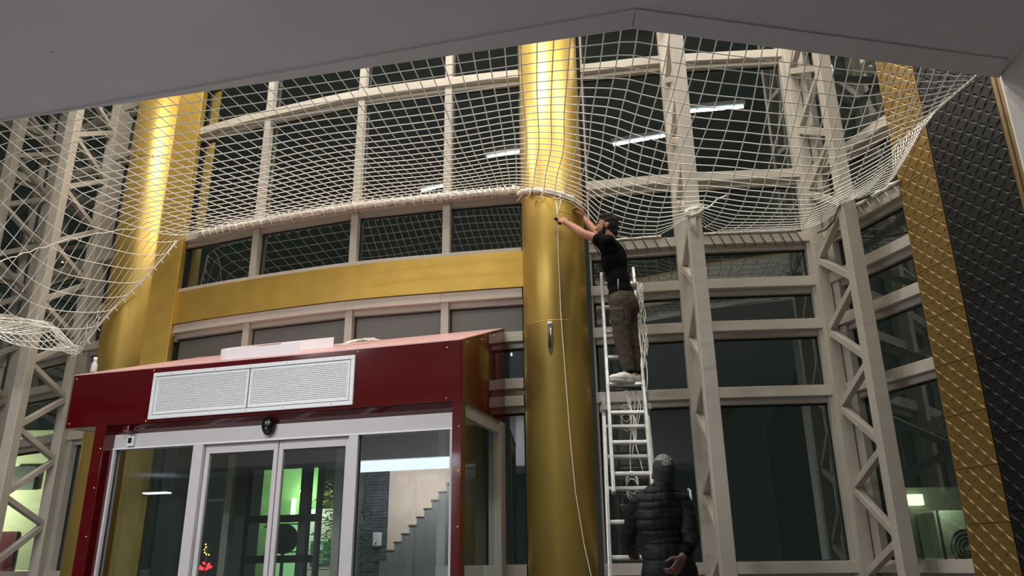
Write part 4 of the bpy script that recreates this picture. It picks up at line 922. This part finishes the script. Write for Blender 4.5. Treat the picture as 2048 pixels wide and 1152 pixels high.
MB().box(-3.72, -3.36, 14.975, 14.99, 1.05, 1.45).build('plate', SGREEN, sg)
m = MB()
m.box(-3.71, -3.37, 14.971, 14.975, 1.222, 1.230)
for dx, dz in ((-0.115, 0.085), (0.115, 0.085), (-0.115, -0.075), (0.115, -0.075)):
    cx, cz = -3.54+dx, 1.335+dz; s1 = -1 if dx > 0 else 1; s2 = -1 if dz > 0 else 1
    m.hexa([(cx-0.02, 14.971, cz-0.02), (cx+0.02, 14.971, cz-0.02), (cx+0.02*s1, 14.971, cz+0.02), (cx+0.019*s1, 14.971, cz+0.02)], [(cx-0.02, 14.975, cz-0.02), (cx+0.02, 14.975, cz-0.02), (cx+0.02*s1, 14.975, cz+0.02), (cx+0.019*s1, 14.975, cz+0.02)])
for dx, r in ((-0.035, 0.016), (0.0, 0.02), (0.035, 0.016)):
    m.ball((-3.54+dx, 14.972, 1.368), (r, 0.003, r), 10, 6); m.box(-3.54+dx-r, -3.54+dx+r, 14.970, 14.974, 1.295, 1.35)
m.build('pictogram', SWHITE, sg)
def text(body, loc, size, m, parent, rot=(PI/2, 0, 0), name='lettering'):
    cu = bpy.data.curves.new(name, 'FONT'); cu.body = body; cu.size = size; cu.align_x = 'CENTER'; cu.extrude = 0.002
    o = bpy.data.objects.new(name, cu); COL.objects.link(o); bpy.context.view_layer.update()
    me = bpy.data.meshes.new_from_object(o.evaluated_get(bpy.context.evaluated_depsgraph_get())); bpy.data.objects.remove(o)
    o = bpy.data.objects.new(name, me); COL.objects.link(o); me.materials.append(m); o.rotation_euler = rot
    o.location = Vector(loc) - base_of(parent); o.parent = parent; return o
text('ACİL', (-3.54, 14.973, 1.172), 0.055, SWHITE, sg); text('TOPLANMA', (-3.54, 14.973, 1.118), 0.055, SWHITE, sg); text('YERİ', (-3.54, 14.973, 1.064), 0.055, SWHITE, sg)
# shrub by the kiosk
LEAF = mat('shrub_leaf', (140, 150, 72), 0.6, var=0.35, scale=12)
bs = empty('shrub', (-3.05, 14.6, -0.05)); tag(bs, 'leafy shrub beside the white kiosk outside the doors', 'shrub')
m = MB()
for k in range(1000):
    u = random.random(); c = Vector((-3.28+random.gauss(0, 0.17)+0.28*u, 14.55+random.gauss(0, 0.15), 2.25-0.95*u+random.gauss(0, 0.12)))
    a = random.uniform(0, 6.28); t = Vector((math.cos(a), math.sin(a)*0.7, random.uniform(-.6, .6))).normalized()*random.uniform(0.06, 0.12); s = t.cross(Vector((random.random(), random.random(), 1))).normalized()*0.016
    m.add([c, c+t*0.5+s, c+t, c+t*0.5-s, c+t*0.5+Vector((0, 0, 0.008))], [(0, 1, 4), (1, 2, 4), (2, 3, 4), (3, 0, 4)])
m.build('foliage', LEAF, bs)
m = MB()
for k in range(6): m.tube([Vector((-3.0, 14.6, -0.05)), Vector((-3.02+0.05*random.uniform(-1, 1), 14.58, 0.9)), Vector((-3.2+0.3*random.random(), 14.55, 1.9))], [0.03, 0.02, 0.008], 6)
m.build('stem', mat('bark', (70, 56, 40), 0.9), bs)
# round dark sign and stand in front of the shop
rs = empty('round_street_sign', (-3.98, 14.2, -0.05)); tag(rs, 'dark round sign disc outside the right door leaf', 'sign')
DKS = mat('dark_grey_disc', (34, 36, 38), 0.5, var=0.05)
m = MB(); m.tube([(-4.0, 14.18, 1.47), (-4.0, 14.22, 1.47)], 0.25, 40, smooth=False); m.build('disc', DKS, rs)
m = MB()
for z in (1.53, 1.46, 1.38): m.box(-4.13, -3.87, 14.165, 14.18, z-0.012, z+0.012)
m.build('bars', BLACKPLASTIC, rs); MB().tube([(-4.0, 14.2, -0.05), (-4.0, 14.2, 1.25)], 0.03, 8).build('pole', DKS, rs)
# small red and amber lights far off, seen through the left door leaf
rl_ = empty('neon_cluster', (-5.6, 15, -0.05)); MB().tube([(-5.62, 15.04, -0.05), (-5.62, 15.04, 1.5)], 0.02, 8).build('stand', DARKFR, rl_); tag(rl_, 'cluster of small red lights low in the left door leaf', 'lights')
REDL = emis('red_glow', (255, 40, 50), 5.0); AMB = emis('amber_glow', (255, 190, 90), 5.0)
for k in range(14): MB().ball((-5.62+random.uniform(-.14, .14), 15+random.uniform(-.05, .05), 1.04+random.uniform(-.07, .08)), random.uniform(.015, .035), 8, 6).build('bulb', REDL, rl_)
al_ = empty('amber_light_string', (-5.62, 15, 1.2)); MB().tube([(-5.645, 15.0, 1.44), (-5.64, 15.0, 1.3), (-5.56, 15.0, 1.22)], 0.006, 6).build('wire', DARKFR, al_); tag(al_, 'short string of amber lights above the red cluster in the left door leaf', 'lights')
for x, z in ((-5.64, 1.42), (-5.63, 1.37), (-5.65, 1.33), (-5.64, 1.28), (-5.61, 1.25), (-5.56, 1.24)): MB().ball((x, 15, z), .014, 8, 6).build('bulb', AMB, al_)
cn = empty('orange_bollard', (-3.2, 14.2, -0.05)); tag(cn, 'orange bollard tip at the bottom of the right door leaf', 'bollard')
m = MB(); m.tube([(-3.08, 14.2, z) for z in (-0.05, 0.95, 1.0, 1.08, 1.10)], [0.09, 0.08, 0.05, 0.045, 0.02], 12); m.build('post', mat('orange_plastic', (240, 120, 70), 0.5, emit=(240, 120, 70), estr=0.0), cn)
# lit outside wall behind the far left glazing
lw = empty('lit_outer_wall', (-9, 14.2, -0.05)); tag(lw, 'pale outside wall lit by a street lamp behind the left truss', 'wall')
MB().box(-10.6, -7.0, 14.2, 14.5, -0.05, 3.4).build('wall', mat('pale_outer_wall', (214, 212, 178), 0.8, var=0.12, scale=1.0), lw)
MB().box(-8.92, -8.6, 14.14, 14.2, -0.05, 1.65).build('dark_door', mat('burgundy_door', (88, 14, 40), 0.4), lw)
MB().box(-8.85, -8.45, 14.1, 14.2, 2.35, 2.75).build('vent', DARKFR, lw)
d = bpy.data.lights.new('street_lamp_light', 'POINT'); d.energy = 190; d.color = (0.98, 1.0, 0.78); d.shadow_soft_size = 0.12
o = bpy.data.objects.new('street_lamp_light', d); COL.objects.link(o); o.location = (-9.3, 13.2, 2.2)
sl = empty('street_lamp', (-9.3, 13.3, -0.05)); tag(sl, 'slim street lamp in front of the pale outside wall behind the left truss', 'lamp')
MB().tube([(-10.9, 13.6, -0.05), (-10.9, 13.6, 4.2), (-10.2, 13.4, 4.4)], 0.04, 8).build('pole', DARKFR, sl); MB().ball((-10.15, 13.4, 4.36), (0.14, 0.08, 0.05), 12, 8).build('head', LAMP, sl)
# condenser unit outside the angled right bay
ac = empty('condenser_unit', (4.75, 8.9, -0.05)); tag(ac, 'pale outdoor condenser unit with round fan, behind the angled right glazing', 'air conditioner')
m = MB(); m.box(4.52, 5.15, 8.8, 9.2, 0.75, 1.5); m.build('case', mat('pale_metal_case', (196, 204, 180), 0.5, var=0.06), ac, bevel=0.02)
m = MB()
for r in (0.05, 0.09, 0.13, 0.17): m.tube([(4.80+r*math.cos(2*PI*k/28), 8.79, 1.13+r*math.sin(2*PI*k/28)) for k in range(28)], 0.008, 5, closed=True)
m.build('fan_guard', GREYFRAME, ac)
MB().box(4.45, 5.2, 8.78, 9.22, -0.05, 0.75).build('plinth', DARKFR, ac); MB().box(4.54, 4.56, 8.78, 8.80, 0.75, 1.5).build('edge', DARKFR, ac)
MB().box(4.45, 5.2, 9.25, 9.35, -0.05, 1.78).build('screen_wall', mat('pale_screen', (150, 158, 140), 0.7), ac)
wl2 = empty('outdoor_lamp', (4.5, 9.0, 1.62)); tag(wl2, 'small square outdoor lamp lit above the condenser unit', 'lamp')
MB().box(4.46, 4.62, 9.17, 9.25, 1.58, 1.70).build('diffuser', emis('warm_square_lamp', (235, 240, 200), 3.0), wl2)
d = bpy.data.lights.new('outdoor_lamp_light', 'POINT'); d.energy = 5; d.color = (0.92, 1.0, 0.8); d.shadow_soft_size = 0.08
o = bpy.data.objects.new('outdoor_lamp_light', d); COL.objects.link(o); o.location = (4.55, 8.6, 1.62)
# door handle on the glazed bay behind the floor person
MB().tube([(1.55, 7.20, 1.62), (1.55, 7.13, 1.60), (1.55, 7.13, 1.45), (1.55, 7.13, 1.30), (1.55, 7.20, 1.28)], 0.012, 8).build('door_handle', WHITEMETAL, win8)

# ------------------------------------------------------------------ the hall behind the photographer (seen only as reflections in the glass)
TBK = 9.2                                        # back wall, measured from the vestibule front
PEACH = mat('warm_white_wall', (232, 208, 192), 0.8, var=0.04); STEPM = mat('grey_stair_stone', (128, 126, 128), 0.6, var=0.1)
m = MB(); vbox(m, -5.06, -2.2, TBK, TBK+0.2, 0, 2.95); tag(m.build('wall_back', PEACH), 'warm white staircase wall behind the photographer', 'wall', kind='structure')
STONE = mat('stacked_stone', (86, 90, 96), 0.85, var=0.45, scale=9, bump=0.8, bscale=12)
m = MB()
zz = 0
while zz < 2.93:
    ss = -5.56 - 0.1*random.random()
    while ss < -5.08:
        w = random.uniform(0.10, 0.24); vbox(m, ss, min(ss+w-0.006, -5.07), TBK-random.uniform(0.02, 0.06), TBK+0.18, zz, zz+0.055); ss += w
    zz += 0.061
tag(m.build('wall_stone', STONE), 'stacked grey stone wall strip behind the photographer', 'wall', kind='structure')
m = MB(); vbox(m, -13, -5.62, TBK, TBK+0.2, 0, 2.95); tag(m.build('wall_back_left', PLASTERDARK), 'dark back wall of the hall', 'wall', kind='structure')
m = MB(); vbox(m, -2.2, 6, TBK, TBK+0.2, 0, 4.2); tag(m.build('wall_back_right_hall', DARKSTONE), 'dark right part of the hall back wall', 'wall', kind='structure')
m = MB(); vbox(m, -13, 6, 7.9, TBK+0.2, 2.95, 3.05); tag(m.build('ceiling_low', PLASTER), 'lower ceiling over the stairs behind the photographer', 'ceiling', kind='structure')
m = MB(); vbox(m, -13, 6, 7.8, 7.9, 2.95, 4.235); tag(m.build('wall_bulkhead', PLASTER), 'bulkhead above the stairs behind the photographer', 'wall', kind='structure')
sc = empty('staircase', V(-4.2, 8.9, 0)); tag(sc, 'grey stone staircase rising to the right, mirrored in the right side light', 'staircase')
for k in range(11):
    s0 = -5.0 + k*0.155; z = 1.12 + k*0.155
    m = MB(); vbox(m, s0, s0+0.16, 8.75, TBK, 0, z); m.build('step', STEPM, sc)
    m = MB(); vbox(m, s0-0.02, s0+0.16, 8.74, TBK, z, z+0.03); m.build('tread', DARKFR, sc)
ds = empty('soap_dispenser', V(-5.24, TBK-0.1, 1.38)); tag(ds, 'white wall dispenser on the stone wall, mirrored in the right side light', 'dispenser')
m = MB(); vbox(m, -5.32, -5.14, TBK-0.16, TBK-0.05, 1.38, 1.66); m.build('case', WHITEMETAL, ds, bevel=0.03)
m = MB(); m.ball(V(-5.23, TBK-0.17, 1.45), 0.018, 8, 6); m.build('button', DARKFR, ds)
ll = empty('linear_lamp', V(-4.5, 8.3, 2.8)); tag(ll, 'long white linear lamp on the bulkhead, mirrored in the right side light', 'lamp')
m = MB(); vbox(m, -5.25, -2.95, 7.90, 7.98, 2.74, 2.94); m.build('diffuser', emis('linear_tube', (232, 240, 255), 4.0), ll)
d = area_light('linear_lamp_light', V(-4.1, 8.02, 2.84), V(-4.1, 9.2, 1.6), 2.2, 0.12, 70, (0.95, 0.97, 1.0))
sp = empty('small_panel_lamp', V(-10.85, 8.2, 2.9)); tag(sp, 'small white panel lamp mirrored in the left side light', 'lamp')
m = MB(); vbox(m, -10.55, -9.96, 8.4, 8.6, 2.555, 2.585); m.build('diffuser', emis('panel_tube', (230, 244, 255), 5.0), sp)
for s_ in (-10.45, -10.05): MB().tube([V(s_, 8.5, 2.585), V(s_, 8.5, 2.95)], 0.006, 6).build('hanger', DARKFR, sp)
dm = empty('ceiling_dome', V(-5.6, 7.7, 3.4)); tag(dm, 'dark dome fitting on the bulkhead, mirrored in the right side light', 'dome')
m = MB(); m.ball(V(-5.5, 7.78, 3.42), (0.13, 0.1, 0.12), 14, 10); m.build('shell', DARKFR, dm)
